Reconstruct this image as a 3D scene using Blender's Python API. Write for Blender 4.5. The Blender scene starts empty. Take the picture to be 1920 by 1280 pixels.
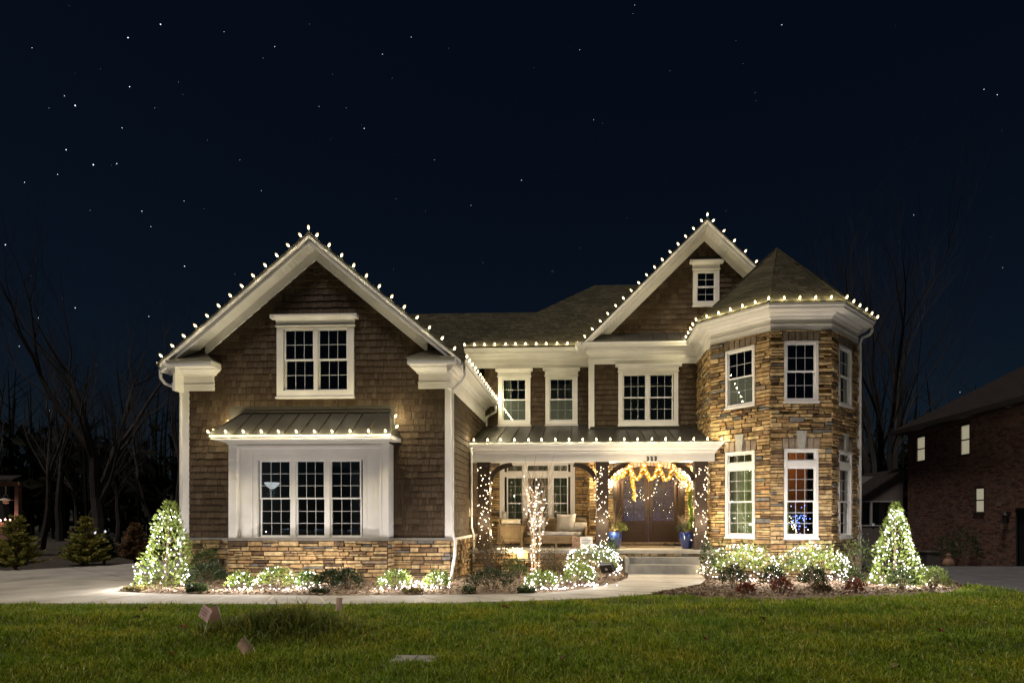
import bpy, math, random
import numpy as np
from mathutils import Vector, Matrix
random.seed(7); RNG = np.random.default_rng(7)
SC = bpy.context.scene
COL = SC.collection
PI = math.pi
# ------------------------------------------------------------------ camera
cam = bpy.data.objects.new('camera', bpy.data.cameras.new('camera')); COL.objects.link(cam)
cam.location = (0, 0, 1.55)
cam.rotation_euler = (math.radians(90), 0, math.radians(2.4))
cam.data.sensor_width = 36.0; cam.data.lens = 36.0*1088/1920
cam.data.shift_x = -82/1920; cam.data.shift_y = 328/1920
cam.data.clip_start = .1; cam.data.clip_end = 5000
SC.camera = cam
# ------------------------------------------------------------------ night sky (moonlit) and moon
MOON_EL, MOON_ROT = 66.0, 206.0
W = bpy.data.worlds.new('World'); SC.world = W; W.use_nodes = True
wn = W.node_tree.nodes; wl = W.node_tree.links
bg = wn['Background']
st = wn.new('ShaderNodeTexSky'); st.sky_type = 'NISHITA'; st.sun_disc = False
st.sun_elevation = math.radians(MOON_EL); st.sun_rotation = math.radians(MOON_ROT)
st.air_density = 1.0; st.dust_density = .3; st.ozone_density = 3.0
tint = wn.new('ShaderNodeMix'); tint.data_type = 'RGBA'; tint.blend_type = 'MULTIPLY'
tint.inputs[0].default_value = 1; tint.inputs[7].default_value = (.44, .575, .70, 1)
wl.new(st.outputs[0], tint.inputs[6]); wl.new(tint.outputs[2], bg.inputs[0])
bg.inputs[1].default_value = .0018
sd = bpy.data.lights.new('moon', 'SUN'); sd.energy = .86; sd.angle = math.radians(14); sd.color = (1, .90, .84)
moon = bpy.data.objects.new('moon', sd); COL.objects.link(moon)
az = math.radians(MOON_ROT); el = math.radians(MOON_EL)
dv = Vector((math.sin(az)*math.cos(el), math.cos(az)*math.cos(el), math.sin(el)))
moon.rotation_euler = dv.to_track_quat('Z', 'Y').to_euler()
# ------------------------------------------------------------------ output
SC.view_settings.view_transform = 'Standard'; SC.view_settings.look = 'None'
SC.view_settings.exposure = 1.2; SC.view_settings.gamma = 1; SC.view_settings.use_curve_mapping = False
cy = SC.cycles
cy.use_denoising = True
try: cy.denoiser = 'OPENIMAGEDENOISE'
except Exception: pass
cy.max_bounces = 8; cy.diffuse_bounces = 3; cy.glossy_bounces = 3; cy.transmission_bounces = 4; cy.transparent_max_bounces = 24
cy.sample_clamp_indirect = 3.0; cy.caustics_reflective = False; cy.caustics_refractive = False
cy.use_light_tree = True
# ------------------------------------------------------------------ helpers
class Fr:
    """frame on a wall: s along it, z up, n out of it"""
    def __init__(s, O, e): s.O = O; s.e = e; s.n = (e[1], -e[0]); s.a = math.atan2(e[1], e[0])
    def w(s, a, z, n): return (s.O[0]+a*s.e[0]+n*s.n[0], s.O[1]+a*s.e[1]+n*s.n[1], z)
R2 = math.sqrt(.5)
FRONT = (1.0, 0.0)
class MB:
    def __init__(s): s.v = []; s.f = []; s.m = []
    def add(s, vs, fs, mi=0):
        k = len(s.v); s.v += [tuple(p) for p in vs]
        for f in fs: s.f.append([i+k for i in f]); s.m.append(mi)
    BF = [(3, 2, 1, 0), (4, 5, 6, 7), (0, 1, 5, 4), (1, 2, 6, 5), (2, 3, 7, 6), (3, 0, 4, 7)]
    def b(s, fr, s0, s1, z0, z1, n0, n1, mi=0):
        s.add([fr.w(s0, z0, n0), fr.w(s1, z0, n0), fr.w(s1, z1, n0), fr.w(s0, z1, n0), fr.w(s0, z0, n1), fr.w(s1, z0, n1), fr.w(s1, z1, n1), fr.w(s0, z1, n1)], s.BF, mi)
    def wb(s, x0, x1, y0, y1, z0, z1, mi=0):
        s.add([(x0, y0, z0), (x1, y0, z0), (x1, y1, z0), (x0, y1, z0), (x0, y0, z1), (x1, y0, z1), (x1, y1, z1), (x0, y1, z1)], s.BF, mi)
    def ring(s, fr, s0, s1, z0, z1, t, n0, n1, mi=0, tb=None, tt=None):
        tb = t if tb is None else tb; tt = t if tt is None else tt
        s.b(fr, s0, s0+t, z0, z1, n0, n1, mi); s.b(fr, s1-t, s1, z0, z1, n0, n1, mi)
        s.b(fr, s0+t, s1-t, z0, z0+tb, n0, n1-.001, mi); s.b(fr, s0+t, s1-t, z1-tt, z1, n0, n1-.001, mi)
    def prism(s, fr, poly, n0, n1, mi=0):
        k = len(poly)
        vs = [fr.w(a, z, n0) for a, z in poly]+[fr.w(a, z, n1) for a, z in poly]
        fs = [tuple(range(k-1, -1, -1)), tuple(range(k, 2*k))]+[(i, (i+1) % k, k+(i+1) % k, k+i) for i in range(k)]
        s.add(vs, fs, mi)
    def sweep(s, path, prof, mi=0, close=True):
        n = len(path); dirs = []
        for i in range(n-1):
            dx, dy = path[i+1][0]-path[i][0], path[i+1][1]-path[i][1]; l = math.hypot(dx, dy); dirs.append((dy/l, -dx/l))
        vs = []
        for i, p in enumerate(path):
            a = dirs[max(0, i-1)]; b = dirs[min(n-2, i)]
            mx, my = a[0]+b[0], a[1]+b[1]; q = 2/(mx*mx+my*my); mx *= q; my *= q
            for (o, z) in prof: vs.append((p[0]+mx*o, p[1]+my*o, z))
        k = len(prof); fs = []
        for i in range(n-1):
            for j in range(k if close else k-1):
                j2 = (j+1) % k; fs.append((i*k+j, (i+1)*k+j, (i+1)*k+j2, i*k+j2))
        if close: fs += [tuple(range(k-1, -1, -1)), tuple(range((n-1)*k, n*k))]
        s.add(vs, fs, mi)
    def tube(s, pts, rs, k=6, mi=0, cap=True):
        pts = [Vector(p) for p in pts]; n = len(pts)
        if not hasattr(rs, '__len__'): rs = [rs]*n
        vs = []; up = None
        for i in range(n):
            d = (pts[min(n-1, i+1)]-pts[max(0, i-1)])
            if d.length < 1e-9: d = Vector((0, 0, 1))
            d.normalize()
            if up is None: up = d.orthogonal().normalized()
            up = (up-d*up.dot(d))
            up = up.normalized() if up.length > 1e-6 else d.orthogonal().normalized()
            w = d.cross(up)
            for j in range(k):
                t = 2*PI*j/k; vs.append(pts[i]+(up*math.cos(t)+w*math.sin(t))*rs[i])
        fs = [(i*k+j, i*k+(j+1) % k, (i+1)*k+(j+1) % k, (i+1)*k+j) for i in range(n-1) for j in range(k)]
        if cap: fs += [tuple(range(k-1, -1, -1)), tuple(range((n-1)*k, n*k))]
        s.add(vs, fs, mi)
    def lathe(s, c, prof, k=20, mi=0):
        vs = [(c[0]+r*math.cos(2*PI*j/k), c[1]+r*math.sin(2*PI*j/k), c[2]+z) for r, z in prof for j in range(k)]
        n = len(prof)
        s.add(vs, [(i*k+j, i*k+(j+1) % k, (i+1)*k+(j+1) % k, (i+1)*k+j) for i in range(n-1) for j in range(k)], mi)
    def octa(s, c, r, mi=0):
        x, y, z = c
        s.add([(x+r, y, z), (x-r, y, z), (x, y+r, z), (x, y-r, z), (x, y, z+r), (x, y, z-r)], [(0, 2, 4), (2, 1, 4), (1, 3, 4), (3, 0, 4), (2, 0, 5), (1, 2, 5), (3, 1, 5), (0, 3, 5)], mi)
    def mesh(s, name, mats, smooth=False):
        me = bpy.data.meshes.new(name); me.from_pydata(s.v, [], s.f)
        if not isinstance(mats, (list, tuple)): mats = [mats]
        for m in mats: me.materials.append(m)
        if len(mats) > 1: me.polygons.foreach_set('material_index', s.m)
        if smooth: me.polygons.foreach_set('use_smooth', [True]*len(s.f))
        me.update(); return me
def link(o, parent=None):
    COL.objects.link(o)
    if parent is not None:
        o.parent = parent; o.matrix_parent_inverse = ORIG[parent.name] if parent.name in ORIG else Matrix.Identity(4)
    return o
ORIG = {}
def props(o, label=None, cat=None, group=None, kind=None):
    if label: o['label'] = label
    if cat: o['category'] = cat
    if group: o['group'] = group
    if kind: o['kind'] = kind
    return o
def thing(name, label, cat, loc=(0, 0, 0), group=None):
    o = bpy.data.objects.new(name, None); o.empty_display_size = .2; o.location = loc; COL.objects.link(o)
    ORIG[o.name] = Matrix.Translation(-Vector(loc))
    return props(o, label, cat, group)
def obj(name, mb, mats=None, parent=None, smooth=False, **kw):
    me = mb.mesh(name, mats, smooth) if isinstance(mb, MB) else mb
    o = bpy.data.objects.new(name, me); link(o, parent); return props(o, **kw)
def inst(name, me, parent, M_):
    o = bpy.data.objects.new(name, me); link(o, parent); o.matrix_basis = M_; return o
def text_mesh(name, body, size, mat, extrude=0, offset=0):
    cu = bpy.data.curves.new(name, 'FONT'); cu.body = body; cu.size = size; cu.extrude = extrude; cu.offset = offset; cu.align_x = 'CENTER'; cu.resolution_u = 4
    o = bpy.data.objects.new(name, cu); me = bpy.data.meshes.new_from_object(o); bpy.data.objects.remove(o); bpy.data.curves.remove(cu); me.name = name; me.materials.clear(); me.materials.append(mat); return me
def lamp(p, e, color, parent=None, r=.03, kind='POINT'):
    l = bpy.data.lights.new('glow', kind); l.energy = e; l.color = color; l.shadow_soft_size = r
    o = bpy.data.objects.new('glow', l); link(o, parent); o.location = p; return o
def shared_lamp(data, p, parent):
    o = bpy.data.objects.new('glow', data); link(o, parent); o.location = p; return o
def lampdata(e, color, r=.03):
    l = bpy.data.lights.new('glow', 'POINT'); l.energy = e; l.color = color; l.shadow_soft_size = r; return l
# ------------------------------------------------------------------ materials
def newmat(name):
    m = bpy.data.materials.new(name); m.use_nodes = True
    return m, m.node_tree.nodes, m.node_tree.links, m.node_tree.nodes['Principled BSDF']
def ramp(nn, stops):
    r = nn.new('ShaderNodeValToRGB'); e = r.color_ramp.elements
    while len(e) < len(stops): e.new(.5)
    for i, (p, c) in enumerate(stops): e[i].position = p; e[i].color = (*c, 1)
    return r
def M(name, col, rough=.6, var=.15, scale=6, bump=0, bscale=60, metal=0, spec=.4, detail=4, stretch=None, coat=0):
    m, nn, ll, p = newmat(name)
    g = nn.new('ShaderNodeNewGeometry'); pos = g.outputs['Position']
    if stretch:
        mp = nn.new('ShaderNodeMapping'); mp.inputs['Scale'].default_value = stretch; ll.new(pos, mp.inputs['Vector']); pos = mp.outputs[0]
    n = nn.new('ShaderNodeTexNoise'); n.inputs['Scale'].default_value = scale; n.inputs['Detail'].default_value = detail; ll.new(pos, n.inputs['Vector'])
    r = ramp(nn, [(.25, tuple(c*(1-var) for c in col)), (.75, tuple(min(1, c*(1+var)) for c in col))])
    ll.new(n.outputs['Fac'], r.inputs[0]); ll.new(r.outputs[0], p.inputs['Base Color'])
    p.inputs['Roughness'].default_value = rough; p.inputs['Metallic'].default_value = metal; p.inputs['Specular IOR Level'].default_value = spec
    p.inputs['Coat Weight'].default_value = coat
    if bump:
        n2 = nn.new('ShaderNodeTexNoise'); n2.inputs['Scale'].default_value = bscale; n2.inputs['Detail'].default_value = 5; ll.new(pos, n2.inputs['Vector'])
        b = nn.new('ShaderNodeBump'); b.inputs['Strength'].default_value = bump; b.inputs['Distance'].default_value = .02
        ll.new(n2.outputs['Fac'], b.inputs['Height']); ll.new(b.outputs[0], p.inputs['Normal'])
    return m
def piece_mat(name, stops, rough=.8, bump=.5, bscale=40, nvar=.35, spec=.25, stretch=None, nscale=9):
    """each piece (loose island or object) takes its own tone from the ramp, with grain on top"""
    m, nn, ll, p = newmat(name)
    g = nn.new('ShaderNodeNewGeometry'); oi = nn.new('ShaderNodeObjectInfo')
    a = nn.new('ShaderNodeMath'); a.operation = 'ADD'; ll.new(g.outputs['Random Per Island'], a.inputs[0]); ll.new(oi.outputs['Random'], a.inputs[1])
    fr = nn.new('ShaderNodeMath'); fr.operation = 'FRACT'; ll.new(a.outputs[0], fr.inputs[0])
    r = ramp(nn, stops); r.color_ramp.interpolation = 'LINEAR'; ll.new(fr.outputs[0], r.inputs[0])
    pos = g.outputs['Position']
    if stretch:
        mp = nn.new('ShaderNodeMapping'); mp.inputs['Scale'].default_value = stretch; ll.new(pos, mp.inputs['Vector']); pos = mp.outputs[0]
    n = nn.new('ShaderNodeTexNoise'); n.inputs['Scale'].default_value = nscale; n.inputs['Detail'].default_value = 6; ll.new(pos, n.inputs['Vector'])
    r2 = ramp(nn, [(.3, (1-nvar,)*3), (.7, (1+nvar,)*3)]); ll.new(n.outputs['Fac'], r2.inputs[0])
    mx = nn.new('ShaderNodeMix'); mx.data_type = 'RGBA'; mx.blend_type = 'MULTIPLY'; mx.inputs[0].default_value = 1
    ll.new(r.outputs[0], mx.inputs[6]); ll.new(r2.outputs[0], mx.inputs[7]); ll.new(mx.outputs[2], p.inputs['Base Color'])
    p.inputs['Roughness'].default_value = rough; p.inputs['Specular IOR Level'].default_value = spec
    if bump:
        n2 = nn.new('ShaderNodeTexNoise'); n2.inputs['Scale'].default_value = bscale; n2.inputs['Detail'].default_value = 6; ll.new(pos, n2.inputs['Vector'])
        b = nn.new('ShaderNodeBump'); b.inputs['Strength'].default_value = bump; b.inputs['Distance'].default_value = .02
        ll.new(n2.outputs['Fac'], b.inputs['Height']); ll.new(b.outputs[0], p.inputs['Normal'])
    return m
def leaf_mat(name, stops, trans=.35, rough=.45, spec=.4):
    m, nn, ll, p = newmat(name)
    g = nn.new('ShaderNodeNewGeometry'); r = ramp(nn, stops); ll.new(g.outputs['Random Per Island'], r.inputs[0])
    ll.new(r.outputs[0], p.inputs['Base Color']); p.inputs['Roughness'].default_value = rough; p.inputs['Specular IOR Level'].default_value = spec
    t = nn.new('ShaderNodeBsdfTranslucent'); ll.new(r.outputs[0], t.inputs[0])
    mx = nn.new('ShaderNodeMixShader'); mx.inputs[0].default_value = trans
    ll.new(p.outputs[0], mx.inputs[1]); ll.new(t.outputs[0], mx.inputs[2]); ll.new(mx.outputs[0], nn['Material Output'].inputs[0])
    return m
def emit_mat(name, col, s, clear=True):
    """a lit clear-glass bulb: gives off light, and light passes through it"""
    m, nn, ll, p = newmat(name); nn.remove(p)
    e = nn.new('ShaderNodeEmission'); e.inputs[0].default_value = (*col, 1); e.inputs[1].default_value = s
    out = nn['Material Output'].inputs[0]
    if clear:
        t = nn.new('ShaderNodeBsdfTransparent'); a = nn.new('ShaderNodeAddShader'); ll.new(e.outputs[0], a.inputs[0]); ll.new(t.outputs[0], a.inputs[1]); ll.new(a.outputs[0], out)
    else: ll.new(e.outputs[0], out)
    try: m.cycles.emission_sampling = 'NONE'
    except Exception: pass
    return m
def glass_mat(name, tintc=(.86, .92, .88), rough=0.0, refl=1.6, bump=0):
    m, nn, ll, p = newmat(name); nn.remove(p)
    t = nn.new('ShaderNodeBsdfTransparent'); t.inputs[0].default_value = (*tintc, 1)
    gl = nn.new('ShaderNodeBsdfGlossy'); gl.inputs['Roughness'].default_value = rough; gl.inputs[0].default_value = (1, 1, 1, 1)
    ge = nn.new('ShaderNodeNewGeometry'); dt = nn.new('ShaderNodeVectorMath'); dt.operation = 'DOT_PRODUCT'; ll.new(ge.outputs['Normal'], dt.inputs[0]); ll.new(ge.outputs['Incoming'], dt.inputs[1])
    ab = nn.new('ShaderNodeMath'); ab.operation = 'ABSOLUTE'; ll.new(dt.outputs['Value'], ab.inputs[0]); om = nn.new('ShaderNodeMath'); om.operation = 'SUBTRACT'; om.inputs[0].default_value = 1; ll.new(ab.outputs[0], om.inputs[1])
    pw = nn.new('ShaderNodeMath'); pw.operation = 'POWER'; pw.inputs[1].default_value = 5; ll.new(om.outputs[0], pw.inputs[0]); fz = nn.new('ShaderNodeMath'); fz.operation = 'MULTIPLY_ADD'; fz.inputs[1].default_value = .96; fz.inputs[2].default_value = .04; ll.new(pw.outputs[0], fz.inputs[0])
    mu = nn.new('ShaderNodeMath'); mu.operation = 'MULTIPLY'; mu.inputs[1].default_value = refl; mu.use_clamp = True; ll.new(fz.outputs[0], mu.inputs[0])
    mx = nn.new('ShaderNodeMixShader'); ll.new(mu.outputs[0], mx.inputs[0]); ll.new(t.outputs[0], mx.inputs[1]); ll.new(gl.outputs[0], mx.inputs[2])
    if bump:
        n2 = nn.new('ShaderNodeTexNoise'); n2.inputs['Scale'].default_value = 55; b = nn.new('ShaderNodeBump'); b.inputs['Strength'].default_value = bump; b.inputs['Distance'].default_value = .01
        tc = nn.new('ShaderNodeNewGeometry'); ll.new(tc.outputs['Position'], n2.inputs['Vector']); ll.new(n2.outputs['Fac'], b.inputs['Height']); ll.new(b.outputs[0], gl.inputs['Normal'])
    ll.new(mx.outputs[0], nn['Material Output'].inputs[0]); return m
def add_brush(m, strength=.3, scale=(3, 3, 60)):
    return m
def roof_mat(name, c0, c1):
    m, nn, ll, p = newmat(name); g = nn.new('ShaderNodeNewGeometry'); sx = nn.new('ShaderNodeSeparateXYZ'); ll.new(g.outputs['Position'], sx.inputs[0])
    a = nn.new('ShaderNodeMath'); a.operation = 'MULTIPLY_ADD'; a.inputs[1].default_value = .6; ll.new(sx.outputs[1], a.inputs[0]); ll.new(sx.outputs[0], a.inputs[2])
    z = nn.new('ShaderNodeMath'); z.operation = 'MULTIPLY'; z.inputs[1].default_value = 1.5; ll.new(sx.outputs[2], z.inputs[0])
    cb_ = nn.new('ShaderNodeCombineXYZ'); ll.new(a.outputs[0], cb_.inputs[0]); ll.new(z.outputs[0], cb_.inputs[1])
    br = nn.new('ShaderNodeTexBrick'); br.inputs['Scale'].default_value = 1; br.inputs['Brick Width'].default_value = .30; br.inputs['Row Height'].default_value = .145; br.inputs['Mortar Size'].default_value = .011; br.inputs['Mortar Smooth'].default_value = .3; br.inputs['Bias'].default_value = -.1; br.squash_frequency = 3; br.squash = .7
    br.inputs['Color1'].default_value = (*c0, 1); br.inputs['Color2'].default_value = (*c1, 1); br.inputs['Mortar'].default_value = (*[q*.45 for q in c0], 1); ll.new(cb_.outputs[0], br.inputs['Vector'])
    n = nn.new('ShaderNodeTexNoise'); n.inputs['Scale'].default_value = 26; n.inputs['Detail'].default_value = 6; ll.new(g.outputs['Position'], n.inputs['Vector']); r2 = ramp(nn, [(.3, (.6,)*3), (.7, (1.4,)*3)]); ll.new(n.outputs['Fac'], r2.inputs[0])
    mx = nn.new('ShaderNodeMix'); mx.data_type = 'RGBA'; mx.blend_type = 'MULTIPLY'; mx.inputs[0].default_value = 1; ll.new(br.outputs['Color'], mx.inputs[6]); ll.new(r2.outputs[0], mx.inputs[7]); ll.new(mx.outputs[2], p.inputs['Base Color'])
    p.inputs['Roughness'].default_value = .95; p.inputs['Specular IOR Level'].default_value = .1
    b = nn.new('ShaderNodeBump'); b.inputs['Strength'].default_value = .8; b.inputs['Distance'].default_value = .03; ll.new(mx.outputs[2], b.inputs['Height']); ll.new(b.outputs[0], p.inputs['Normal']); return m
MT = dict(
    trim=M('trim_paint', (.69, .665, .63), .5, .11, 1.6, .10, 25, detail=8),
    vinyl=M('white_vinyl', (.74, .73, .72), .35, .03, 3),
    soffit=M('soffit_paint', (.66, .64, .60), .5, .05, 3),
    gutter=M('gutter_metal', (.72, .70, .66), .35, .05, 4),
    wall=M('sheathing', (.035, .03, .024), .9, .2, 5),
    grille=M('grille_bar', (.46, .46, .45), .4, .03, 3),
    inner=M('interior_paint', (.30, .27, .22), .8, .1, 2),
    mortar=M('mortar', (.018, .014, .010), .95, .3, 14, .4),
    shingle=piece_mat('cedar_shingle', [(0, (.043, .026, .014)), (.35, (.060, .039, .022)), (.7, (.069, .047, .027)), (1, (.088, .061, .037))], .75, .5, 30, .26, .25, (9, 9, 1.2), 8),
    stone=piece_mat('ledge_stone', [(0, (.085, .055, .03)), (.12, (.18, .115, .06)), (.26, (.33, .215, .095)), (.5, (.43, .295, .14)), (.72, (.48, .355, .185)), (.86, (.31, .175, .075)), (.94, (.20, .185, .155)), (1, (.12, .11, .10))], .82, .7, 34, .42),
    lintel=piece_mat('lintel_stone', [(0, (.17, .13, .09)), (1, (.27, .21, .15))], .85, .5, 40, .25),
    keystone=M('keystone_stone', (.34, .33, .29), .8, .15, 10, .3, 60),
    cap=M('cap_stone', (.16, .145, .12), .8, .25, 8, .3, 50),
    step=M('step_concrete', (.20, .19, .165), .85, .22, 5, .3, 60, detail=8),
    conc=M('concrete', (.32, .295, .245), .85, .30, 1.3, .25, 90, detail=8),
    asph=roof_mat('asphalt_shingle', (.030, .027, .016), (.064, .056, .035)),
    metalroof=M('bronze_metal_roof', (.055, .050, .040), .38, .2, 2, .05, 8, metal=.55),
    wood=M('dark_stained_wood', (.030, .017, .009), .6, .35, 9, .3, 30, stretch=(6, 6, 1)),
    door=M('mahogany_door', (.029, .0135, .006), .55, .35, 8, .1, 30, stretch=(6, 6, 1)),
    glass=glass_mat('window_glass'),
    dglass=glass_mat('rain_glass', (.55, .55, .62), .08, 2.6, .9),
    black=M('black_plastic', (.015, .015, .016), .5, .1),
    numeral=M('bronze_numeral', (.03, .024, .018), .5, .1),
    socket=M('green_socket', (.02, .05, .025), .5, .1),
    cord=M('light_cord', (.02, .035, .02), .6, .1),
)
def mix_screen():
    m, nn, ll, p = newmat('insect_screen')
    p.inputs['Base Color'].default_value = (.13, .155, .13, 1); p.inputs['Roughness'].default_value = .9
    t = nn.new('ShaderNodeBsdfTransparent'); mx = nn.new('ShaderNodeMixShader'); mx.inputs[0].default_value = .5
    ll.new(t.outputs[0], mx.inputs[1]); ll.new(p.outputs[0], mx.inputs[2]); ll.new(mx.outputs[0], nn['Material Output'].inputs[0]); return m
MT['screen'] = mix_screen()
WARM = (1, .80, .47); C9C = (1, .86, .50); COOL = (1, .93, .90)
MT['c9'] = emit_mat('lit_bulb', (1, .88, .58), 7)
MT['c9_halo'] = emit_mat('bulb_halo_shell', (1, .72, .30), .42)  # dim glowing shell added round each bulb to give a warm halo
MT['mini_white'] = emit_mat('lit_mini_white', (1, .86, .68), 5)
MT['mini_cool'] = emit_mat('lit_mini_cool', (1, .94, .94), 5.5)
MT['mini_warm'] = emit_mat('lit_mini_warm', (1, .76, .46), 5)
MT['mini_gold'] = emit_mat('lit_mini_gold', (1, .70, .22), 4)
MT['mini_blue'] = emit_mat('lit_mini_blue', (.12, .2, 1), 4)
MT['mini_pink'] = emit_mat('lit_mini_pink', (1, .45, .38), 4)
# ------------------------------------------------------------------ ground and hard surfaces
def strip_quads(mb, A, B, z, t=.06, mi=0):
    """slab between two edges A, B (lists of (x,y)) with thickness"""
    n = len(A); vs = [(x, y, z) for x, y in A]+[(x, y, z) for x, y in B]+[(x, y, z-t) for x, y in A]+[(x, y, z-t) for x, y in B]
    fs = []
    for i in range(n-1):
        fs.append((i, i+1, n+i+1, n+i)); fs.append((2*n+i, 2*n+i+1, i+1, i)); fs.append((n+i, n+i+1, 3*n+i+1, 3*n+i))
    fs += [(0, n, 3*n, 2*n), (n-1, 3*n-1, 4*n-1, 2*n-1)]
    mb.add(vs, fs, mi)
def lerp(a, b, t): return tuple(x+(y-x)*t for x, y in zip(a, b))
def along(P, t):
    """point at fraction t of a polyline's length"""
    L = [math.dist(P[i], P[i+1]) for i in range(len(P)-1)]; d = t*sum(L)
    for i, l in enumerate(L):
        if d <= l or i == len(L)-1: return lerp(P[i], P[i+1], min(1, d/l))
        d -= l
def ground_z(x, y):
    a = min(1, max(0, (x-8.5)/3)); return -.03-.0853*max(0, min(9, y-18.5))*a
gm = MB(); xs = [-600, -200, -80, -40, -25]+[i*1.0 for i in range(-20, 26)]+[35, 60, 120, 300, 600]; ys = [-40, -10, 0]+[i*1.0 for i in range(3, 34)]+[40, 60, 100, 200, 500, 900]
for y in ys:
    for x in xs: gm.v.append((x, y, ground_z(x, y)))
nx = len(xs)
for j in range(len(ys)-1):
    for i in range(nx-1): gm.f.append([j*nx+i, j*nx+i+1, (j+1)*nx+i+1, (j+1)*nx+i]); gm.m.append(0)
obj('ground', gm, M('soil_and_leaf_litter', (.035, .028, .018), .95, .5, 3, .6, 12, detail=8), kind='structure')
WALK_FAR = [(-9.34, 11.28), (-8.14, 10.96), (-6.5, 10.88), (-4.94, 10.86), (-3.6, 10.93), (-2.34, 11.09), (-1.31, 11.24), (-.43, 11.57), (.18, 12.19), (.80, 13.16), (1.17, 14.3), (1.26, 15.27)]
WALK_NEAR = [(-9.6, 9.68), (-8.2, 9.72), (-5.6, 9.78), (-4.12, 9.85), (-2.12, 10.06), (-.48, 10.45), (.53, 10.84), (1.33, 11.32), (1.95, 12.0), (2.66, 12.97), (3.02, 14.08), (3.1, 14.98), (3.12, 15.27)]
walk = bpy.data.objects.new('walkway', None); COL.objects.link(walk); ORIG['walkway'] = Matrix.Identity(4); walk['kind'] = 'structure'
NS = 15; tcuts = [i/NS for i in range(NS+1)]
for i in range(NS):
    a, b = tcuts[i]+.0016, tcuts[i+1]-.0016; mb = MB(); ts = [a+(b-a)*k/4 for k in range(5)]
    strip_quads(mb, [along(WALK_NEAR, t) for t in ts], [along(WALK_FAR, t) for t in ts], .05, .10)
    obj('slab', mb, MT['conc'], walk)
mb = MB(); ts = [k/40 for k in range(41)]; strip_quads(mb, [along(WALK_NEAR, .001+t*.998) for t in ts], [along(WALK_FAR, .001+t*.998) for t in ts], .044, .05); obj('joint_bed', mb, M('pale_joint', (.46, .43, .36), .8, .15, 6), walk)
# left driveway in broad concrete bays
drv = bpy.data.objects.new('driveway', None); COL.objects.link(drv); ORIG['driveway'] = Matrix.Identity(4); drv['kind'] = 'structure'
DL = [(-30, 9.6), (-23, 9.62), (-17, 9.64), (-13, 9.66), (-9.62, 9.68)]
DM = [(-30, 11.8), (-23, 11.8), (-17, 11.75), (-13, 11.6), (-9.36, 11.27)]
DT = [(-30, 14.2), (-23, 14.2), (-17, 14.0), (-13.5, 13.8), (-10.35, 13.2)]
DF = [(-30, 15.0), (-23, 15.0), (-17.0, 15.2), (-15.75, 15.6), (-15.2, 16.6)]
for A, B in ((DL, DM), (DM, DT)):
    for i in range(4):
        mb = MB(); a0, a1, b0, b1 = lerp(A[i], A[i+1], .007), lerp(A[i], A[i+1], .993), lerp(B[i], B[i+1], .007), lerp(B[i], B[i+1], .993)
        b0 = lerp(b0, a0, .006); b1 = lerp(b1, a1, .006)
        strip_quads(mb, [a0, a1], [b0, b1], .045, .1); obj('slab', mb, MT['conc'], drv)
mb = MB(); strip_quads(mb, [(-30, 14.22), (-17, 14.02), (-13.5, 13.82), (-10.35, 13.22)], [(-30, 15), (-17, 15.2), (-15.6, 15.9), (-15.15, 16.6)], .045, .1); obj('slab', mb, MT['conc'], drv)
mb = MB(); strip_quads(mb, [(-15.1, 16.6), (-10.35, 13.26)], [(-14.05, 18.9), (-10.2, 18.9)], .045, .1); obj('slab', mb, MT['conc'], drv)
mb = MB(); strip_quads(mb, [(-14.03, 18.93), (-10.2, 18.93)], [(-13.2, 24.5), (-10.2, 24.5)], .045, .1); obj('slab', mb, MT['conc'], drv)
# neighbour's driveway, dropping away along the brick wall
mb = MB(); Y = [11.4, 12.5, 13.5, 15, 17, 18.5, 19.7, 21, 23, 25, 27, 29]
for y in Y:
    xl = 9.15-.25*(y-11.4) if y < 13.4 else 8.75+.02*(y-13); 
    for x in (xl, xl+2.5, 14.6, 30): mb.v.append((x, y, ground_z(x, y)+.045))
for j in range(len(Y)-1):
    for i in range(3): mb.f.append([j*4+i, j*4+i+1, j*4+4+i+1, j*4+4+i]); mb.m.append(0)
obj('neighbour_driveway', mb, M('worn_asphalt', (.085, .083, .085), .9, .3, 2, .3, 80, detail=8), kind='structure')
# planting beds: mulch sheets with a rough surface
def bed(name, edge_near, edge_far, nu, nv, hmax, seed):
    rs = np.random.default_rng(seed); mb = MB()
    for i in range(nu+1):
        a = along(edge_near, i/nu); b = along(edge_far, i/nu)
        for j in range(nv+1):
            x, y = lerp(a, b, j/nv); e = min(1, min(j, nv-j)/3+0.0, min(i, nu-i)/2+.0)
            mb.v.append((x, y, .0+e*(hmax+rs.uniform(-.016, .016))))
    for i in range(nu):
        for j in range(nv): k = i*(nv+1)+j; mb.f.append([k, k+nv+1, k+nv+2, k+1]); mb.m.append(0)
    return mb
mulch = M('bark_mulch', (.21, .15, .10), .95, .55, 20, .9, 45, detail=8)
BEDL_N = [(-9.45, 11.32), (-8.14, 10.98), (-6.5, 10.90), (-4.94, 10.88), (-3.6, 10.95), (-2.34, 11.11), (-1.31, 11.26), (-.43, 11.59), (.16, 12.22), (.78, 13.18), (1.15, 14.3), (1.24, 15.3)]
BEDL_F = [(-10.2, 13.9), (-9.5, 13.5), (-8.2, 13.5), (-5, 13.5), (-3.1, 13.9), (-2.9, 15.85), (-1.5, 15.9), (1.2, 15.9)]
BEDR_N = [(1.36, 11.36), (1.99, 11.28), (2.88, 10.87), (3.87, 10.91), (5.19, 11.2), (6.41, 11.62), (7.51, 12.1), (8.3, 12.9)]
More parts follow.
